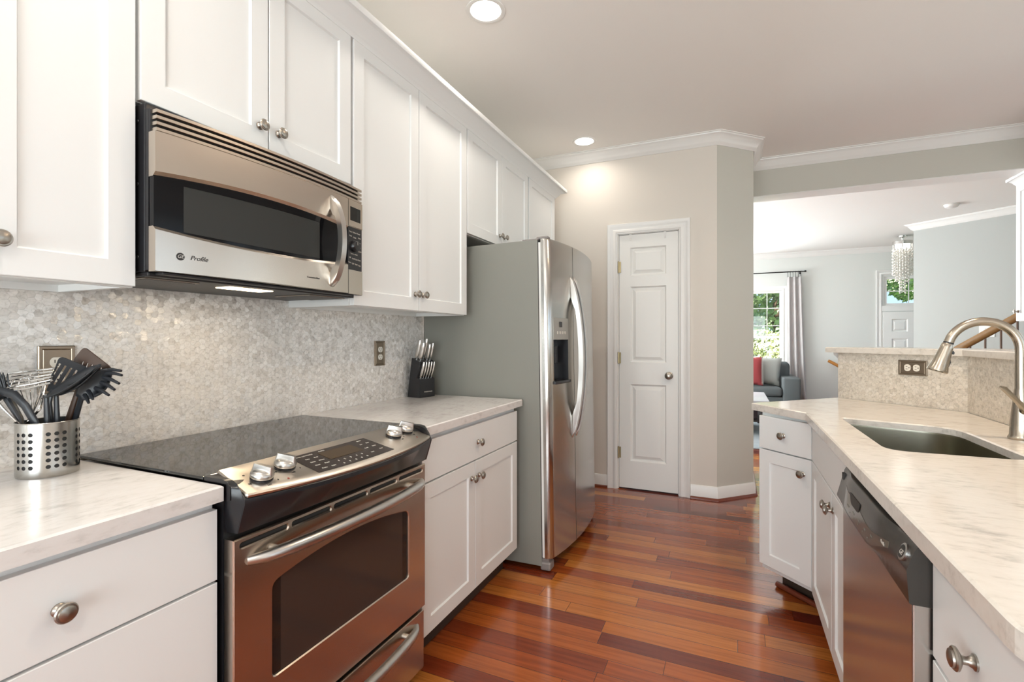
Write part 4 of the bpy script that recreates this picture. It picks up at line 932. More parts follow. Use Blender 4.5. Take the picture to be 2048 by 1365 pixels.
# ------------------------------------------------------------------ utensil crock and utensils
CR = thing('utensil_crock', 'perforated round stainless crock holding the cooking utensils', 'utensil crock', (0.171, 0.627, 0.9145), R(-38.6))
ea = eb = 0.058; CH = 0.127
b = MB(); bm = b.bm
def ell(a, z, k=1.0): return Vector((ea * k * math.cos(a), eb * k * math.sin(a), z))
zs = [0.0, 0.004, 0.018] + [0.018 + 0.0152 * (i + 1) for i in range(6)] + [CH - 0.002, CH]
cols = []; ang = 9.0
for g_ in range(6):
    for wd_ in (14.5, 14.5, 14.5): cols.append((ang, ang + wd_, True)); ang += wd_
    for wd_ in (5.5, 5.5, 5.5): cols.append((ang, ang + wd_, False)); ang += wd_
for t0, t1, hole in cols:
    t0, t1 = R(t0), R(t1)
    for j in range(len(zs) - 1):
        z0, z1 = zs[j], zs[j + 1]
        def P(u, v): return ell(t0 + (t1 - t0) * u, z0 + (z1 - z0) * v, 0.985 if z0 + (z1 - z0) * v < 1e-6 else 1.0)
        n_ = 3 if hole else 1
        if hole and 2 <= j <= 7:
            sqr = [(k / 4, 0) for k in range(4)] + [(1, k / 4) for k in range(4)] + [(1 - k / 4, 1) for k in range(4)] + [(0, 1 - k / 4) for k in range(4)]
            wl_ = (P(1, 0) - P(0, 0)).length; ru, rv = 0.0046 / wl_, 0.0046 / (z1 - z0)
            cir = [(0.5 + ru * math.cos(math.atan2(q[1] - 0.5, q[0] - 0.5)), 0.5 + rv * math.sin(math.atan2(q[1] - 0.5, q[0] - 0.5))) for q in sqr]
            o_ = [bm.verts.new(P(*q)) for q in sqr]; c2 = [bm.verts.new(P(*q)) for q in cir]
            for k in range(16): bm.faces.new((o_[k], o_[(k + 1) % 16], c2[(k + 1) % 16], c2[k]))
        else:
            for k in range(4 if hole else 1):
                d_q = 4 if hole else 1
                bm.faces.new([bm.verts.new(v) for v in (P(k / d_q, 0), P((k + 1) / d_q, 0), P((k + 1) / d_q, 1), P(k / d_q, 1))])
bmesh.ops.remove_doubles(bm, verts=bm.verts, dist=1e-5)
body = b.build('body', M['steel_v'], CR, True, smooth=60)
b = MB(); b.loops([[ell(2 * PI * i / 40, 0.004, 0.97) for i in range(40)], [ell(2 * PI * i / 40, CH - 0.001, 0.97) for i in range(40)]], False, False)
b.build('shaded_inside', M['dark_gap'], CR, True, smooth=60)  # dark sheet put in for the shade inside the crock
b = MB(); b.loops([[ell(2 * PI * i / 40, 0.001, 0.985) for i in range(40)], [ell(2 * PI * i / 40, 0.003, 0.985) for i in range(40)]]); b.build('base', M['dark_gap'], CR, True)
b = MB(); b.tube([ell(2 * PI * i / 48, CH) for i in range(49)], 0.0013, 8); b.build('rim', M['steel_v'], CR, True)
# utensils: (right, up, back) in a frame that stands on the crock's base and is turned to face the room
UF = Matrix.Translation((0.171, 0.627, 0.9145)) @ Matrix.Rotation(R(24.07), 4, 'Z'); SU = 1 / 831
def U(i, j, d=0.0): return UF @ Vector((i * SU - 0.94 * d, d, j * SU))
UX_, UY_ = UF.to_3x3() @ Vector((1, 0, 0)), UF.to_3x3() @ Vector((0, 1, 0))
UG = 'utensils standing in the crock'
def uthing(name, label, cat, at): return thing(name, label, cat, tuple(at), 0, UG)
def blade(parent, name, m, outline, F_, th=0.0022, holes=(), curve=0.0):
    t_ = MB(); slab(t_, outline, -th / 2, th / 2, holes, 0.0006)
    ymid = max(p[1] for p in outline)
    for v in t_.bm.verts: v.co = F_ @ Vector((v.co.x, v.co.y, v.co.z + curve * (v.co.y / ymid) ** 2))
    return t_.build(name, m, parent, smooth=30)
def uframe(i, j, d, i2, j2, d2, yaw=0.0):
    """frame with y along the utensil, x across, z towards the viewer, rolled by yaw"""
    p0, p1 = U(i, j, d), U(i2, j2, d2); y = (p1 - p0).normalized(); z = (-UY_ - y * (-UY_).dot(y)).normalized(); x = y.cross(z)
    m_ = Matrix((x, y, z)).transposed().to_4x4(); m_ = m_ @ Matrix.Rotation(R(yaw), 4, 'Y'); m_.translation = p0; return m_, (p1 - p0).length
CUP = 14    # handles rest inside the crock, this high above its base
# slotted turner (black)
r = uthing('slotted_turner', 'black slotted turner with long parallel slots, in the crock', 'turner', U(20, CUP, 0.014))
b = MB(); b.tube([U(2, CUP, 0.016), U(6, 90, 0.014), U(2, 140, 0.014), U(8, 166, 0.015)], [0.006, 0.0075, 0.0065, 0.005], 10, flat=0.7, up=UX_); b.build('handle', M['nylon'], r)
F_, ln = uframe(6, 160, 0.016, 44, 226, 0.004, 26)
ol = round_poly([(-0.010, 0), (0.010, 0), (0.036, 0.030), (0.040, ln), (-0.022, ln)], [0.003, 0.003, 0.01, 0.012, 0.012], 4)
sl = [round_poly([(-0.0165 + 0.0118 * k, 0.022), (-0.0125 + 0.0118 * k, 0.022), (-0.0115 + 0.0118 * k, ln * 0.82), (-0.0155 + 0.0118 * k, ln * 0.82)], 0.0015, 3) for k in range(4)]
blade(r, 'blade', M['nylon'], ol, F_, holes=sl)
# dark brown slotted turner, tallest
r = uthing('slotted_turner', 'dark brown slotted turner, tallest of the crock utensils', 'turner', U(18, CUP, 0.026))
b = MB(); b.tube([U(26, CUP, 0.026), U(40, 100, 0.028), U(62, 165, 0.026), U(76, 190, 0.024)], [0.006, 0.007, 0.0065, 0.006], 10, flat=0.7, up=UX_); b.build('handle', M['brown_nylon'], r)
F_, ln = uframe(78, 184, 0.026, 94, 240, 0.024, -4)
ol = round_poly([(-0.012, 0), (0.012, 0), (0.056, 0.020), (0.060, 0.048), (-0.030, 0.078), (-0.049, 0.034)], [0.003, 0.003, 0.012, 0.014, 0.012, 0.012], 4)
sl = [round_poly([(-0.024 + 0.0125 * k, 0.022), (-0.0205 + 0.0125 * k, 0.022), (-0.0195 + 0.0125 * k, 0.042), (-0.023 + 0.0125 * k, 0.042)], 0.0012, 3) for k in range(5)]
blade(r, 'blade', M['brown_nylon'], ol, F_, holes=sl)
# spoons, seen half edge-on
def spoon(label, cat, name, base, neck, tip, wid, slots, yaw, m=None):
    r = uthing(name, label, cat, U(*base))
    mid = [(base[k] + neck[k]) / 2 for k in range(3)]
    b = MB(); b.tube([U(*base), U(mid[0] - 3, mid[1], mid[2]), U(*neck)], [0.006, 0.0072, 0.0052], 10, flat=0.75, up=UX_); b.build('handle', M['nylon'], r)
    F_, ln = uframe(*neck, *tip, yaw)
    b = MB(); rings = []
    n = 12
    for k in range(n + 1):
        t_ = k / n; hw = wid * math.sin(PI * (0.06 + 0.90 * t_) ** 0.85) + 0.001; dp_ = 0.013 * math.sin(PI * min(1, t_ * 0.95 + 0.03))
        rings.append([F_ @ Vector((hw * s_, ln * t_, -dp_ * (1 - s_ * s_))) for s_ in lin(-1, 1, 8)])
    b.loops(rings, False, False, False); o = b.build('bowl', M['nylon'], r, smooth=60)
    q = o.modifiers.new('thickness', 'SOLIDIFY'); q.thickness = 0.0022; q.offset = 0
    if slots:
        for s_ in (-0.35, 0.35):
            b = MB(); b.tube([F_ @ Vector((wid * s_, ln * t_, -0.011 * (1 - s_ * s_) * math.sin(PI * t_) + 0.0014)) for t_ in lin(0.35, 0.72, 6)], 0.0016, 6); b.build('slot', M['dark_gap'], r)
spoon('black slotted spoon leaning right, in front of the slotted turner', 'spoon', 'slotted_spoon', (8, CUP, -0.012), (-4, 157, -0.020), (92, 213, -0.030), 0.026, True, -52)
spoon('plain black serving spoon leaning right, behind the slotted spoon', 'spoon', 'serving_spoon', (26, CUP, 0.002), (16, 161, -0.006), (104, 217, -0.014), 0.027, False, -40)
# pasta server with prongs
r = uthing('pasta_server', 'black pasta server with prongs, leaning far right in the crock', 'pasta server', U(36, CUP, 0.020))
b = MB(); b.tube([U(36, CUP, 0.020), U(50, 80, 0.032), U(58, 112, 0.034), U(70, 160, 0.010)], [0.006, 0.0078, 0.007, 0.006], 10, flat=0.75, up=UX_); b.build('handle', M['nylon'], r)
F_, ln = uframe(62, 150, 0.0, 118, 202, -0.006, 18)
b = MB(); rings = []
for k in range(11):
    t_ = k / 10; hw = 0.024 * math.sin(PI * (0.10 + 0.84 * t_)) + 0.002
    rings.append([F_ @ Vector((hw * s_, ln * 1.08 * t_, -0.014 * math.sin(PI * t_) * (1 - s_ * s_))) for s_ in lin(-1, 1, 8)])
b.loops(rings, False, False, False); o = b.build('bowl', M['nylon'], r, smooth=60); q = o.modifiers.new('thickness', 'SOLIDIFY'); q.thickness = 0.0025; q.offset = 0
for p0, p1 in (((73, 157, -0.004), (80, 142, -0.018)), ((80, 165, -0.006), (88, 150, -0.022)), ((94, 171, -0.008), (119, 158, -0.024)), ((106, 182, -0.008), (130, 169, -0.026)), ((110, 192, -0.008), (139, 181, -0.026)), ((116, 200, -0.006), (145, 197, -0.020)), ((112, 206, -0.002), (145, 205, -0.010))):
    b = MB(); b.tube([U(*p0), U((p0[0] + p1[0]) / 2, (p0[1] + p1[1]) / 2 + 2, (p0[2] + p1[2]) / 2), U(*p1)], [0.0048, 0.0042, 0.0030], 8); b.build('prong', M['nylon'], r)
# black-handled ladle end / curved handle at the left
r = uthing('ladle', 'black ladle leaning left, its curved handle crossing in front of the wire masher', 'ladle', U(-18, CUP, -0.02))
b = MB(); b.tube([U(-8, CUP, -0.020), U(-20, 86, -0.028), U(-26, 106, -0.030), U(-44, 138, -0.034), U(-66, 160, -0.032), U(-96, 168, -0.028)], [0.0065, 0.0085, 0.0095, 0.010, 0.0105, 0.010], 12, flat=0.55, up=UX_); b.build('handle', M['nylon'], r)
Fl = Matrix.Translation(U(-116, 164, -0.022)) @ Matrix.Rotation(R(25), 4, UY_)
b = MB(); b.lathe([(-0.024, 0.0), (-0.022, 0.014), (-0.014, 0.026), (0, 0.033), (0.002, 0.033), (-0.012, 0.024), (-0.019, 0.012), (-0.020, 0)], Fl, 20); b.build('bowl', M['nylon'], r)
# wire potato masher
r = uthing('potato_masher', 'chrome wire potato masher with zigzag head leaning left in the crock', 'masher', U(-46, CUP, -0.005))
b = MB(); zz = []
for k in range(6):
    j0 = 160 + 7.2 * k; d = -0.030 + 0.014 * k
    a, c = (-94, 0) if k % 2 == 0 else (0, -94)
    o_ = -8 + 3.0 * k
    for t_ in lin(0, 1, 5): zz.append(U(a + (c - a) * t_ + o_ * 0.4 + (8 if (a + (c - a) * t_) > -47 else 0), j0 + 0.24 * ((a + (c - a) * t_) + 94) * (1.0 - 0.10 * k), d))
    if k < 5:
        e_ = zz[-1]; nx = U(c + (8 if c > -47 else 0) + (-8 + 3.0 * (k + 1)) * 0.4, 160 + 7.2 * (k + 1) + 0.24 * (c + 94) * (1.0 - 0.10 * (k + 1)), -0.030 + 0.014 * (k + 1))
        zz.append((e_ + nx) / 2 + UX_ * (0.004 if c > -47 else -0.004))
b.tube(zz, 0.0026, 8); b.build('head', M['chrome'], r)
b = MB(); b.tube([zz[0], U(-104, 152, -0.026), U(-88, 132, -0.024), U(-58, 102, -0.020), U(-50, 88, -0.026), U(-46, CUP + 40, -0.018)], 0.0026, 8); b.build('stem', M['chrome'], r)
b = MB(); b.tube([zz[-1], U(-6, 178, 0.022), U(-12, 150, 0.004), U(-16, 130, -0.016), U(-32, 114, -0.026), U(-46, 100, -0.026), U(-44, CUP + 40, -0.016)], 0.0026, 8); b.build('stem', M['chrome'], r)
b = MB(); b.tube([U(-40, CUP, -0.016), U(-46, CUP + 44, -0.016)], 0.008, 12); b.build('handle', M['nylon'], r)
# balloon whisk behind it
r = uthing('balloon_whisk', 'silver wire balloon whisk standing behind the masher in the crock', 'whisk', U(-20, CUP, 0.03))
b = MB(); b.tube([U(-20, CUP, 0.006), U(-32, 104, 0.010)], 0.008, 12); b.build('handle', M['chrome'], r)
for k in range(5):
    a = PI * k / 5; b = MB(); pts = []
    for t_ in lin(0, 1, 20):
        s_ = -1 if t_ < 0.5 else 1; h = (t_ if t_ < 0.5 else 1 - t_) * 2
        wd2 = 0.030 * math.sin(PI * min(1, h ** 1.4 * 0.62)) * (1 - 0.0 * h) if h < 0.999 else 0.0
        if h > 0.8: wd2 *= math.sqrt(max(0, 1 - ((h - 0.8) / 0.2) ** 2))
        pts.append(U(-32 - 14 * h, 104 + 92 * h, 0.010 + 0.006 * h) + (UX_ * math.cos(a) + UY_ * math.sin(a)) * wd2 * s_)
    b.tube(pts, 0.0011, 6); b.build('wire', M['chrome'], r)
# bristle brush at the far left
r = uthing('basting_brush', 'black bristle brush at the far left, behind the masher wires', 'brush', U(-50, CUP, 0.02))
b = MB(); b.tube([U(-40, CUP, -0.010), U(-56, 110, -0.010), U(-80, 150, -0.004)], [0.006, 0.007, 0.009], 10); b.build('handle', M['nylon'], r)
b = MB()
for k in range(46):
    o_ = Vector((random.uniform(-1, 1), random.uniform(-1, 1), 0)); p0 = U(-80 + 7 * o_.x, 150 + random.uniform(-3, 3), -0.004 + 0.007 * o_.y); p1 = U(-92 + 13 * o_.x, 196 + random.uniform(-10, 6), 0.002 + 0.013 * o_.y)
    b.tube([p0, (p0 + p1) / 2, p1], 0.0009, 5)
b.build('bristles', M['nylon'], r)['kind'] = 'stuff'

# ------------------------------------------------------------------ ceiling lights
def downlight(x, y, label, watts, tone=(1.0, 0.91, 0.80)):
    r = thing('recessed_light', label, 'ceiling light', (x, y, CZ), 0, 'recessed ceiling lights')
    b = MB(); b.lathe([(0, 0.095), (-0.004, 0.094), (-0.006, 0.086), (-0.003, 0.074), (0.012, 0.070), (0.012, 0.095)], Matrix.Translation((x, y, CZ - 0.0005)), 36); b.build('trim_ring', M['trim'], r)
    b = MB(); b.lathe([(0.006, 0.0), (0.0055, 0.0705), (0.0062, 0.0705)], Matrix.Translation((x, y, CZ - 0.009)), 32); b.build('lens', M['lamp'], r)
    lamp('recessed_lamp', 'AREA', (x, y, CZ - 0.012), watts, tone, (0, 0, 0), 0.14, None, 150)
downlight(0.598, 2.10, 'lit recessed ceiling light nearer the camera, above the range', 4)
downlight(0.602, 3.81, 'lit recessed ceiling light near the pantry wall', 1.8)
downlight(0.60, 0.40, 'added unseen recessed light above the near base cabinet', 6)  # extra lamp added for more kitchen light
downlight(2.30, 2.05, 'lit recessed ceiling light above the sink', 10, (1.0, 0.76, 0.52))
downlight(2.20, -0.9, 'added unseen recessed light behind the camera', 14)  # another unseen lamp put in to brighten the room

# ------------------------------------------------------------------ living room
def window(n, x0, x1, z0, z1, ypos, cols_, rows_, meet=None, cas=True):
    r = struct(bpy.data.objects.new('window_%d' % n, None)); COL.objects.link(r); r.location = ((x0 + x1) / 2, ypos, z0); W[r.name] = Matrix.Translation(r.location)
    b = MB(); g = 0.045
    for a in ((x0, z0, x0 + g, z1), (x1 - g, z0, x1, z1), (x0 + g, z0, x1 - g, z0 + g), (x0 + g, z1 - g, x1 - g, z1)): b.box((a[0], ypos + 0.02, a[1]), (a[2], ypos + 0.075, a[3]))
    if meet: b.box((x0 + g, ypos + 0.015, meet - 0.022), (x1 - g, ypos + 0.07, meet + 0.022))
    b.build('window_frame', M['trim'], r, smooth=None)
    b = MB(); t_ = 0.0065
    for k in range(1, cols_): x = x0 + (x1 - x0) * k / cols_; b.box((x - t_, ypos + 0.03, z0 + g), (x + t_, ypos + 0.05, z1 - g))
    for k in range(1, rows_): z = z0 + (z1 - z0) * k / rows_; b.box((x0 + g, ypos + 0.032, z - t_), (x1 - g, ypos + 0.048, z + t_))
    b.build('muntin', M['trim'], r, smooth=None)
    b = MB(); b.box((x0 + g, ypos + 0.038, z0 + g), (x1 - g, ypos + 0.041, z1 - g)); b.build('pane', M['glass'], r, smooth=None)
    return r
window(1, WX0, WX1, WZ0, WZ1, FY, 4, 4, 1.27)
casing('trim_9', WX0, WX1, WZ0 - 0.02, WZ1, FY)
b = MB(); b.box((WX0 - 0.10, FY - 0.05, WZ0 - 0.03), (WX1 + 0.10, FY + 0.01, WZ0)); struct(b.build('trim_10', M['trim'], smooth=None))
# front door below a transom
window(2, TX0, TX1, TZ0, TZ1, FY, 2, 2)
casing('trim_11', TX0 - 0.03, TX1 + 0.03, 0.0, TZ1 + 0.03, FY)
b = MB(); b.box((TX0 - 0.03, FY - 0.012, 1.71), (TX1 + 0.03, FY + 0.01, TZ0)); struct(b.build('trim_12', M['trim'], smooth=None))
r = struct(thing('door_2', 'white panelled front door under the transom window', 'door', ((TX0 + TX1) / 2, FY - 0.02, 0)))
b = MB(); panel_door(b, TX0 - 0.02, TX1 + 0.02, 0.01, 1.695, [(TX0 + 0.10, TX0 + 0.32, 1.36, 1.57), (TX0 + 0.40, TX0 + 0.62, 1.36, 1.57), (TX0 + 0.10, TX0 + 0.32, 0.75, 1.24), (TX0 + 0.40, TX0 + 0.62, 0.75, 1.24), (TX0 + 0.10, TX0 + 0.32, 0.16, 0.62), (TX0 + 0.40, TX0 + 0.62, 0.16, 0.62)], lambda u, d, z: (u, FY - 0.006 - d - 0.028, z)); b.build('door_slab', M['door_paint'], r, smooth=20)
# windows behind and beside the camera; the first added for fill light
for n, (ax, pos, u0, u1, z0, z1, nx) in enumerate((('x', -0.12, -2.5, -1.1, 0.6, 2.4, 2), ('y', -2.9, 0.2, 3.0, 0.3, 2.4, 3), ('x', 4.05, -0.3, 2.1, 0.7, 2.4, 3), ('x', 4.05, 2.7, 3.9, 0.85, 2.35, 2))):
    r = struct(bpy.data.objects.new('window_%d' % (n + 3), None)); COL.objects.link(r)
    mp = (lambda u, t_, z: (u, pos + t_, z)) if ax == 'y' else (lambda u, t_, z: (pos + t_, u, z))
    b = MB()
    def bb(u_0, u_1, z_0, z_1): b.box(mp(u_0, 0.02, z_0), mp(u_1, 0.08, z_1))
    for k in range(nx + 1): u = u0 + (u1 - u0) * k / nx; bb(max(u - 0.035, u0), min(u + 0.035, u1), z0, z1)
    bb(u0, u1, z0, z0 + 0.06); bb(u0, u1, z1 - 0.06, z1); bb(u0, u1, (z0 + z1) / 2 - 0.02, (z0 + z1) / 2 + 0.02)
    b.build('window_frame', M['trim'], r, smooth=None)
    b = MB(); b.box(mp(u0, 0.048, z0), mp(u1, 0.051, z1)); b.build('pane', M['glass'], r, smooth=None)
# curtain and rod
RY, RZ = FY - 0.09, 2.452
r = thing('curtain_rod', 'dark iron curtain rod above the living room window', 'curtain rod', (2.05, RY, RZ))
b = MB(); b.cyl((1.15, RY, RZ), (2.86, RY, RZ), 0.010, 12); b.build('rod', M['iron'], r)
b = MB(); b.lathe([(0, 0.011), (0.006, 0.018), (0.016, 0.020), (0.022, 0.013), (0.028, 0.020), (0.034, 0.0)], frame((2.86, RY, RZ), (0, 1, 0), (0, 0, 1)), 16); b.build('finial', M['iron'], r)
b = MB(); b.tube([(2.80, RY, RZ - 0.004), (2.80, RY + 0.04, RZ - 0.02), (2.80, FY - 0.004, RZ - 0.01)], 0.006, 8); b.box((2.788, FY - 0.006, RZ - 0.04), (2.812, FY, RZ + 0.02)); b.build('bracket', M['iron'], r)
r = thing('curtain', 'grey linen curtain panel hanging right of the living room window', 'curtain', (2.70, RY, 0.06))
b = MB(); rings = []
n = 70
for z in lin(2.36, 0.06, 14):
    t_ = (2.36 - z) / 2.3; row = []
    for k in range(n + 1):
        s_ = k / n; x = 2.585 + (0.225 + 0.06 * t_) * s_ + 0.02 * t_; y = RY + 0.032 * math.sin(s_ * 2 * PI * 2.6 + 2.2 + 0.5 * math.sin(t_ * 3)) * (0.8 + 0.3 * t_) + 0.006 * math.sin(s_ * 31 + t_ * 2)
        row.append((x, y, z))
    rings.append(row)
b.loops(rings, False, False, False); o = b.build('panel', M['curtain'], r, smooth=80); q = o.modifiers.new('thickness', 'SOLIDIFY'); q.thickness = 0.002
for k in range(6):
    x = 2.600 + 0.041 * k; b = MB(); b.tube([(x + 0.0035 * math.sin(a), RY + 0.017 * math.cos(a), RZ - 0.003 + 0.017 * math.sin(a)) for a in [2 * PI * i / 20 for i in range(21)]], 0.0022, 6)
    b.box((x - 0.003, RY - 0.004, RZ - 0.095), (x + 0.003, RY + 0.004, RZ - 0.018)); b.build('ring', M['iron'], r)
# sofa
SX1, SY = 2.690, 9.13
r = thing('sofa', 'slate grey sofa under the living room window', 'sofa', (1.55, SY + 0.45, 0))
b = MB(); b.box((0.42, SY + 0.02, 0.07), (SX1 - 0.02, SY + 0.92, 0.28), 0.02); b.build('base', M['sofa'], r)
for x0_ in (0.40, SX1 - 0.26):
    b = MB(); b.box((x0_, SY, 0.05), (x0_ + 0.26, SY + 0.93, 0.60), 0.035, 3); b.build('arm', M['sofa'], r)
b = MB(); b.box((0.62, SY + 0.70, 0.25), (SX1 - 0.24, SY + 0.93, 0.74), 0.05, 3); b.build('back', M['sofa'], r)
for x0_ in (0.665, 1.550):
    b = MB(); b.box((x0_, SY - 0.01, 0.285), (x0_ + 0.875, SY + 0.72, 0.440), 0.05, 3); b.build('seat_cushion', M['sofa'], r)
    b = MB(); b.box((x0_ + (0.14 if x0_ > 1 else 0), SY + 0.52, 0.45), (x0_ + 0.875 + (0.16 if x0_ > 1 else 0), SY + 0.74, 0.84), 0.08, 4); b.build('back_cushion', M['sofa'], r)
for x in (0.46, SX1 - 0.08):
    for y in (SY + 0.06, SY + 0.86): b = MB(); b.box((x - 0.025, y - 0.025, 0), (x + 0.025, y + 0.025, 0.07)); b.build('leg', M['dark_wood'], r, smooth=None)
def pillow(name, label, m, c, w_, h_, t_, yaw, tilt, roll=0, stitch=False):
    F_ = Matrix.Translation(c) @ Matrix.Rotation(R(yaw), 4, 'Z') @ Matrix.Rotation(R(tilt), 4, 'X') @ Matrix.Rotation(R(roll), 4, 'Y')
    r = thing(name, label, 'pillow', tuple(c))
    b = MB(); n = 14
    for sgn in (1, -1):
        g = [[b.bm.verts.new(F_ @ Vector((w_ / 2 * u * (1 - 0.06 * (1 - v * v)), sgn * t_ / 2 * ((1 - u * u) * (1 - v * v)) ** 0.42, h_ / 2 * v * (1 - 0.06 * (1 - u * u))))) for v in lin(-1, 1, n)] for u in lin(-1, 1, n)]
        for i in range(n):
            for j in range(n): b.bm.faces.new((g[i][j], g[i + 1][j], g[i + 1][j + 1], g[i][j + 1]))
    bmesh.ops.remove_doubles(b.bm, verts=b.bm.verts, dist=1e-4)
    b.build('cover', m, r, smooth=80)
    if stitch:
        b = MB()
        for k in range(26):
            z = -h_ / 2 * 0.92 + h_ * 0.92 * k / 25
            for dx in (0, 0.016): b.tube([F_ @ Vector((w_ / 2 * 0.985 - 0.006 - dx, -t_ * 0.10, z)), F_ @ Vector((w_ / 2 * 0.985 + 0.012 - dx, -t_ * 0.06, z + 0.008))], 0.0028, 5)
        b.build('stitching', M['white_stitch'], r)
pillow('throw_pillow', 'red throw pillow with white stitched edge on the sofa', M['red_pillow'], (1.90, SY + 0.20, 0.69), 0.50, 0.50, 0.17, 0, -18, 0, True)
pillow('throw_pillow', 'light grey throw pillow leaning on the sofa arm', M['grey_pillow'], (2.20, SY + 0.36, 0.69), 0.46, 0.48, 0.16, -8, -14, 4)
# coffee table and rug
r = thing('coffee_table', 'low coffee table with pale top in front of the sofa', 'coffee table', (1.53, 7.53, 0.012))
b = MB(); b.box((0.95, 6.97, 0.42), (2.105, 8.10, 0.452), 0.006); b.build('table_top', M['table_top'], r)
b = MB(); b.box((0.99, 7.02, 0.17), (2.06, 8.05, 0.19), 0.004); b.build('shelf', M['dark_wood'], r)
for x in (1.02, 2.04):
    for y in (7.05, 8.02): b = MB(); b.box((x - 0.03, y - 0.03, 0.012), (x + 0.03, y + 0.03, 0.4195), 0.004); b.build('leg', M['dark_wood'], r)
b = MB(); b.box((0.3, 6.15, 0.0005), (2.75, 9.0, 0.0115), 0.004); tag(b.build('area_rug', M['rug']), 'blue grey patterned area rug under the coffee table', 'rug')
b = MB(); b.box((1.70, 7.15, 0.1905), (1.98, 7.42, 0.36), 0.02); tag(b.build('storage_basket', mat('dark_basket', (0.05, 0.035, 0.04), 0.8, bump=(120, 0.6))), 'dark storage basket on the coffee table shelf', 'basket')
# chandelier in the foyer
CX_, CY_ = 4.052, 9.30
r = thing('chandelier', 'glass bead chandelier hanging in front of the entry transom', 'chandelier', (CX_, CY_, CZ))
b = MB(); b.lathe([(0, 0.06), (-0.02, 0.058), (-0.03, 0.02), (-0.05, 0.012), (-0.06, 0.012), (-0.06, 0)], Matrix.Translation((CX_, CY_, CZ - 0.0005)), 24); b.build('canopy', M['chrome'], r)
b = MB(); b.lathe([(0, 0.125), (0.05, 0.125), (0.055, 0.11), (0.055, 0.0)], Matrix.Translation((CX_, CY_, 2.675)), 32); b.build('shade', M['chrome'], r)
b = MB(); b.cyl((CX_, CY_, 2.72), (CX_, CY_, 2.76), 0.01, 10); b.build('rod', M['chrome'], r)
for k in range(6):
    a = 2 * PI * k / 6; b = MB(); b.lathe([(0, 0.010), (-0.03, 0.016), (-0.05, 0.010), (-0.055, 0)], Matrix.Translation((CX_ + 0.08 * math.cos(a), CY_ + 0.08 * math.sin(a), 2.675)), 10); b.build('bulb', M['lamp'], r)
ico = bmesh.new(); bmesh.ops.create_uvsphere(ico, u_segments=8, v_segments=6, radius=1.0); icm = bpy.data.meshes.new('bead'); ico.to_mesh(icm); ico.free()
for nm, rad_, n_, z0, z1 in (('bead_strands', 0.120, 22, 2.20, 2.60), ('bead_strands', 0.080, 14, 2.10, 2.60), ('bead_strands', 0.036, 7, 1.93, 2.60)):
    b = MB()
    for k in range(n_):
        a = 2 * PI * k / n_ + rad_ * 40; x, y = CX_ + rad_ * math.cos(a), CY_ + rad_ * math.sin(a); zz_ = z0 + random.uniform(0, 0.05)
        b.cyl((x, y, zz_), (x, y, 2.675), 0.0008, 4)
        while zz_ < z1:
            m_ = Matrix.Translation((x, y, zz_)) @ Matrix.Scale(random.uniform(0.011, 0.015), 4); t_ = icm.copy(); t_.transform(m_); b.bm.from_mesh(t_); bpy.data.meshes.remove(t_); zz_ += random.uniform(0.035, 0.055)
    b.build(nm, M['pearl'], r, smooth=80)['kind'] = 'stuff'
# smoke detector, switch, stair rail, wall handrail
b = MB(); b.lathe([(0, 0.072), (-0.012, 0.072), (-0.014, 0.066), (-0.030, 0.060), (-0.038, 0.045), (-0.040, 0)], Matrix.Translation((4.02, 7.36, CZ - 0.0005)), 32); tag(b.build('smoke_detector', M['trim']), 'round white smoke detector on the living room ceiling', 'smoke detector')
sd = (DB - DA).normalized(); sn = Vector((sd.y, -sd.x)); sp = Vector((4.545, 7.935)); t_ = (sp - DA).dot(sd); sp = DA + sd * t_
Fs = frame((sp.x + sn.x * 0.0005, sp.y + sn.y * 0.0005, 1.335), (sd.x, sd.y, 0), (0, 0, 1))
r = thing('light_switch', 'white light switch plate on the grey stair wall', 'light switch', (sp.x, sp.y, 1.335))
b = MB(); b.prism(round_poly([(-0.075, -0.075), (0.075, -0.075), (0.075, 0.075), (-0.075, 0.075)], 0.006, 3), 0, 0.006, lambda x, y, z: Fs @ Vector((x, y, z))); b.build('plate', M['trim'], r, smooth=None)
for x in (-0.03, 0.03): b = MB(); b.prism([(x - 0.016, -0.033), (x + 0.016, -0.033), (x + 0.016, 0.033), (x - 0.016, 0.033)], 0.006, 0.010, lambda x_, y, z: Fs @ Vector((x_, y, z))); b.build('rocker', M['door_paint'], r, smooth=None)
ra, rb = Vector((4.20, 7.573, 1.150)), Vector((4.561, 7.264, 1.482)); rd = (rb - ra)
r = thing('stair_railing', 'oak stair handrail with thin balusters rising along the grey wall', 'stair railing', (4.5, 7.3, 0))
b = MB(); pa, pb = ra - rd * 1.6, ra + rd * 2.4
b.tube([pa, pb], 0.044, 12, flat=0.7, up=(0, 0, 1)); b.build('handrail', M['oak'], r, smooth=60)
for k in range(-5, 9):
    p = ra + rd * (0.42 + 0.29 * k)
    if p.z < 0.75: continue
    b = MB(); b.cyl((p.x, p.y, max(0.0, p.z - 1.0)), (p.x, p.y, p.z - 0.02), 0.011, 8); b.build('baluster', M['iron_brown'] if 'iron_brown' in M else M.setdefault('iron_brown', mat('bronze_baluster', (0.14, 0.085, 0.06), 0.5, bump=(60, 0.05))), r)
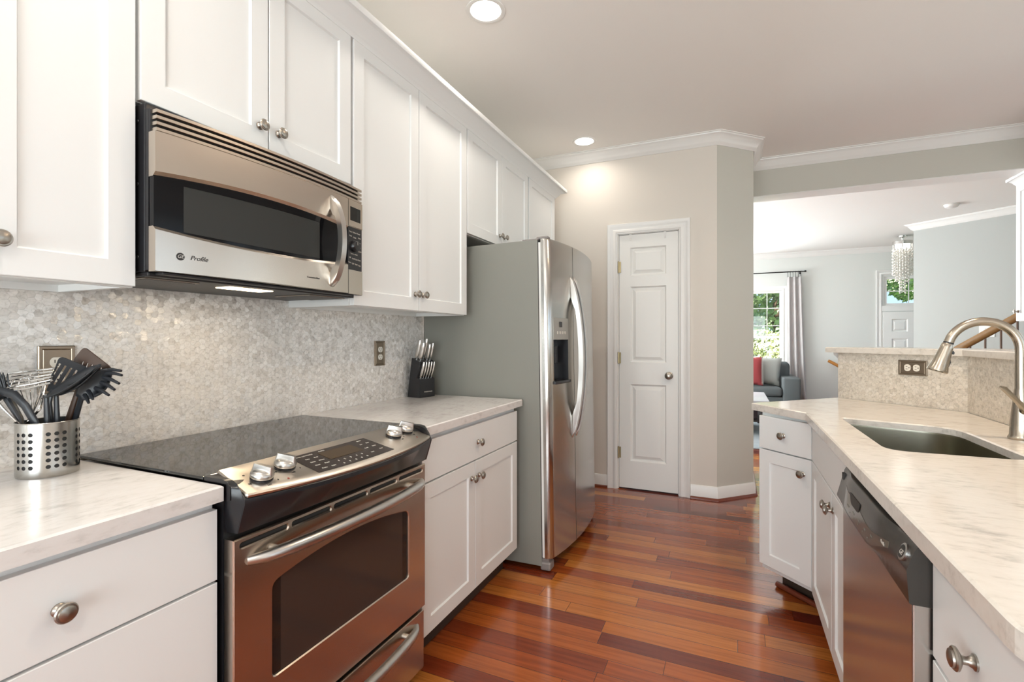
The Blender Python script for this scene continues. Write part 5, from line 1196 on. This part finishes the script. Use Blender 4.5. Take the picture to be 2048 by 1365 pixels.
# steps carrying the balusters
b = MB(); hd = Vector((rd.x, rd.y)); hl = hd.length
s0 = ra - rd * 0.6
for k in range(8):
    q0 = Vector((s0.x, s0.y)) + hd.normalized() * (0.245 * k); zt = max(0.02, (ra.z - 1.0) - 0.6 * rd.z + 0.17 * (k + 1) + 0.03)
    n2 = Vector((-hd.y, hd.x)).normalized(); w0, w1 = -0.10, 0.36
    c4 = [q0 + n2 * w0, q0 + hd.normalized() * 0.245 + n2 * w0, q0 + hd.normalized() * 0.245 + n2 * w1, q0 + n2 * w1]
    b.prism([tuple(v) for v in c4], 0.0, zt)
struct(b.build('floor_stairs', M['oak'], smooth=None))
r = thing('wall_handrail', 'orange oak handrail sloping down the wall by the front door', 'handrail', (3.5, FY - 0.07, 0.6))
b = MB(); b.tube([(3.225, FY - 0.075, 0.848), (3.255, FY - 0.075, 0.835), (3.9, FY - 0.075, 0.44)], 0.026, 12, flat=0.8, up=(0, 0, 1)); b.build('rail', M['oak_light'], r)
for x in (3.40, 3.80): z = 0.848 - (x - 3.225) * 0.605; b = MB(); b.tube([(x, FY - 0.075, z - 0.02), (x, FY - 0.06, z - 0.05), (x, FY, z - 0.055)], 0.006, 8); b.build('bracket', M['iron'], r)
# white cabinet on the right wall
r = thing('wall_cabinet', 'white wall cabinet on the right-hand wall, at the photo edge', 'cabinet', (3.722, 0, 1.375), PI, 'white wall cabinets')
box_body(r, -5.125, -4.2, -0.002, 1.07, 0.326, True)
front(r, 'door', -5.123, -4.67, 0, 1.06, True, (-5.093, 0.075)); front(r, 'door', -4.664, -4.203, 0, 1.06, True, (-4.70, 0.075))
b = MB(); b.sweep([(4.05, 5.126), (3.722, 5.126), (3.722, 4.19)], [(o_ * 0.62, h * 0.85) for o_, h in CC], lambda x, y, h: (x, y, 2.443 + h), -1)
tag(b.build('crown_molding', M['cabinet']), 'small white crown molding on the cabinet at the photo edge', 'molding')

# ------------------------------------------------------------------ garden outside the front windows
b = MB(); b.box((-14, 10.42, -0.7), (22, 40, -0.5)); struct(b.build('lawn', M['lawn'], smooth=None))
def plant(name, label, cat, c, rad, nl, m, size, trunk=None, parent_group=None):
    r = thing(name, label, cat, (c[0], c[1], -0.5), 0, parent_group)
    b = MB(); bm = b.bm
    for k in range(nl):
        d = Vector((random.gauss(0, 1), random.gauss(0, 1), random.gauss(0, 1))).normalized(); lump = 0.72 + 0.32 * noise.noise(d * 2.4 + Vector(c))
        p = Vector((c[0] + d.x * rad[0] * lump, c[1] + d.y * rad[1] * lump, c[2] + d.z * rad[2] * lump)) * 1.0
        q = Vector((random.gauss(0, 1), random.gauss(0, 1), random.gauss(0, 1))).normalized(); s_ = size * random.uniform(0.6, 1.3)
        a = q.orthogonal().normalized(); e_ = q.cross(a)
        bm.faces.new([bm.verts.new(p + v) for v in (-a * s_, e_ * s_ * 0.45, a * s_, -e_ * s_ * 0.45)])
    b.build('foliage', m, r, smooth=None, recalc=False)
    b = MB(); b.cyl((c[0], c[1], -0.5), (c[0], c[1], c[2]), trunk or 0.05, 10, (trunk or 0.05) * 0.5); b.build('trunk', M['bark'], r)
plant('bush', 'sunlit pale green bush close outside the living room window', 'bush', (2.55, 14.2, 0.55), (1.3, 1.0, 1.05), 5000, M['leaf2'], 0.07)
plant('bush', 'darker green bush outside the living room window, behind the pale bush', 'bush', (1.2, 15.5, 0.9), (1.5, 1.1, 1.4), 5000, M['leaf'], 0.08)
plant('tree', 'leafy green tree beyond the living room window', 'tree', (3.2, 21, 4.2), (3.2, 2.4, 3.4), 9000, M['leaf'], 0.16, 0.18)
plant('tree', 'leafy green tree seen through the transom over the front door', 'tree', (7.6, 18.5, 3.6), (2.6, 2.0, 1.7), 7000, M['leaf'], 0.15, 0.16)
plant('tree', 'distant pale tree low in the transom window', 'tree', (10.5, 24, 1.6), (2.6, 2.0, 1.6), 5000, M['leaf2'], 0.16, 0.16)
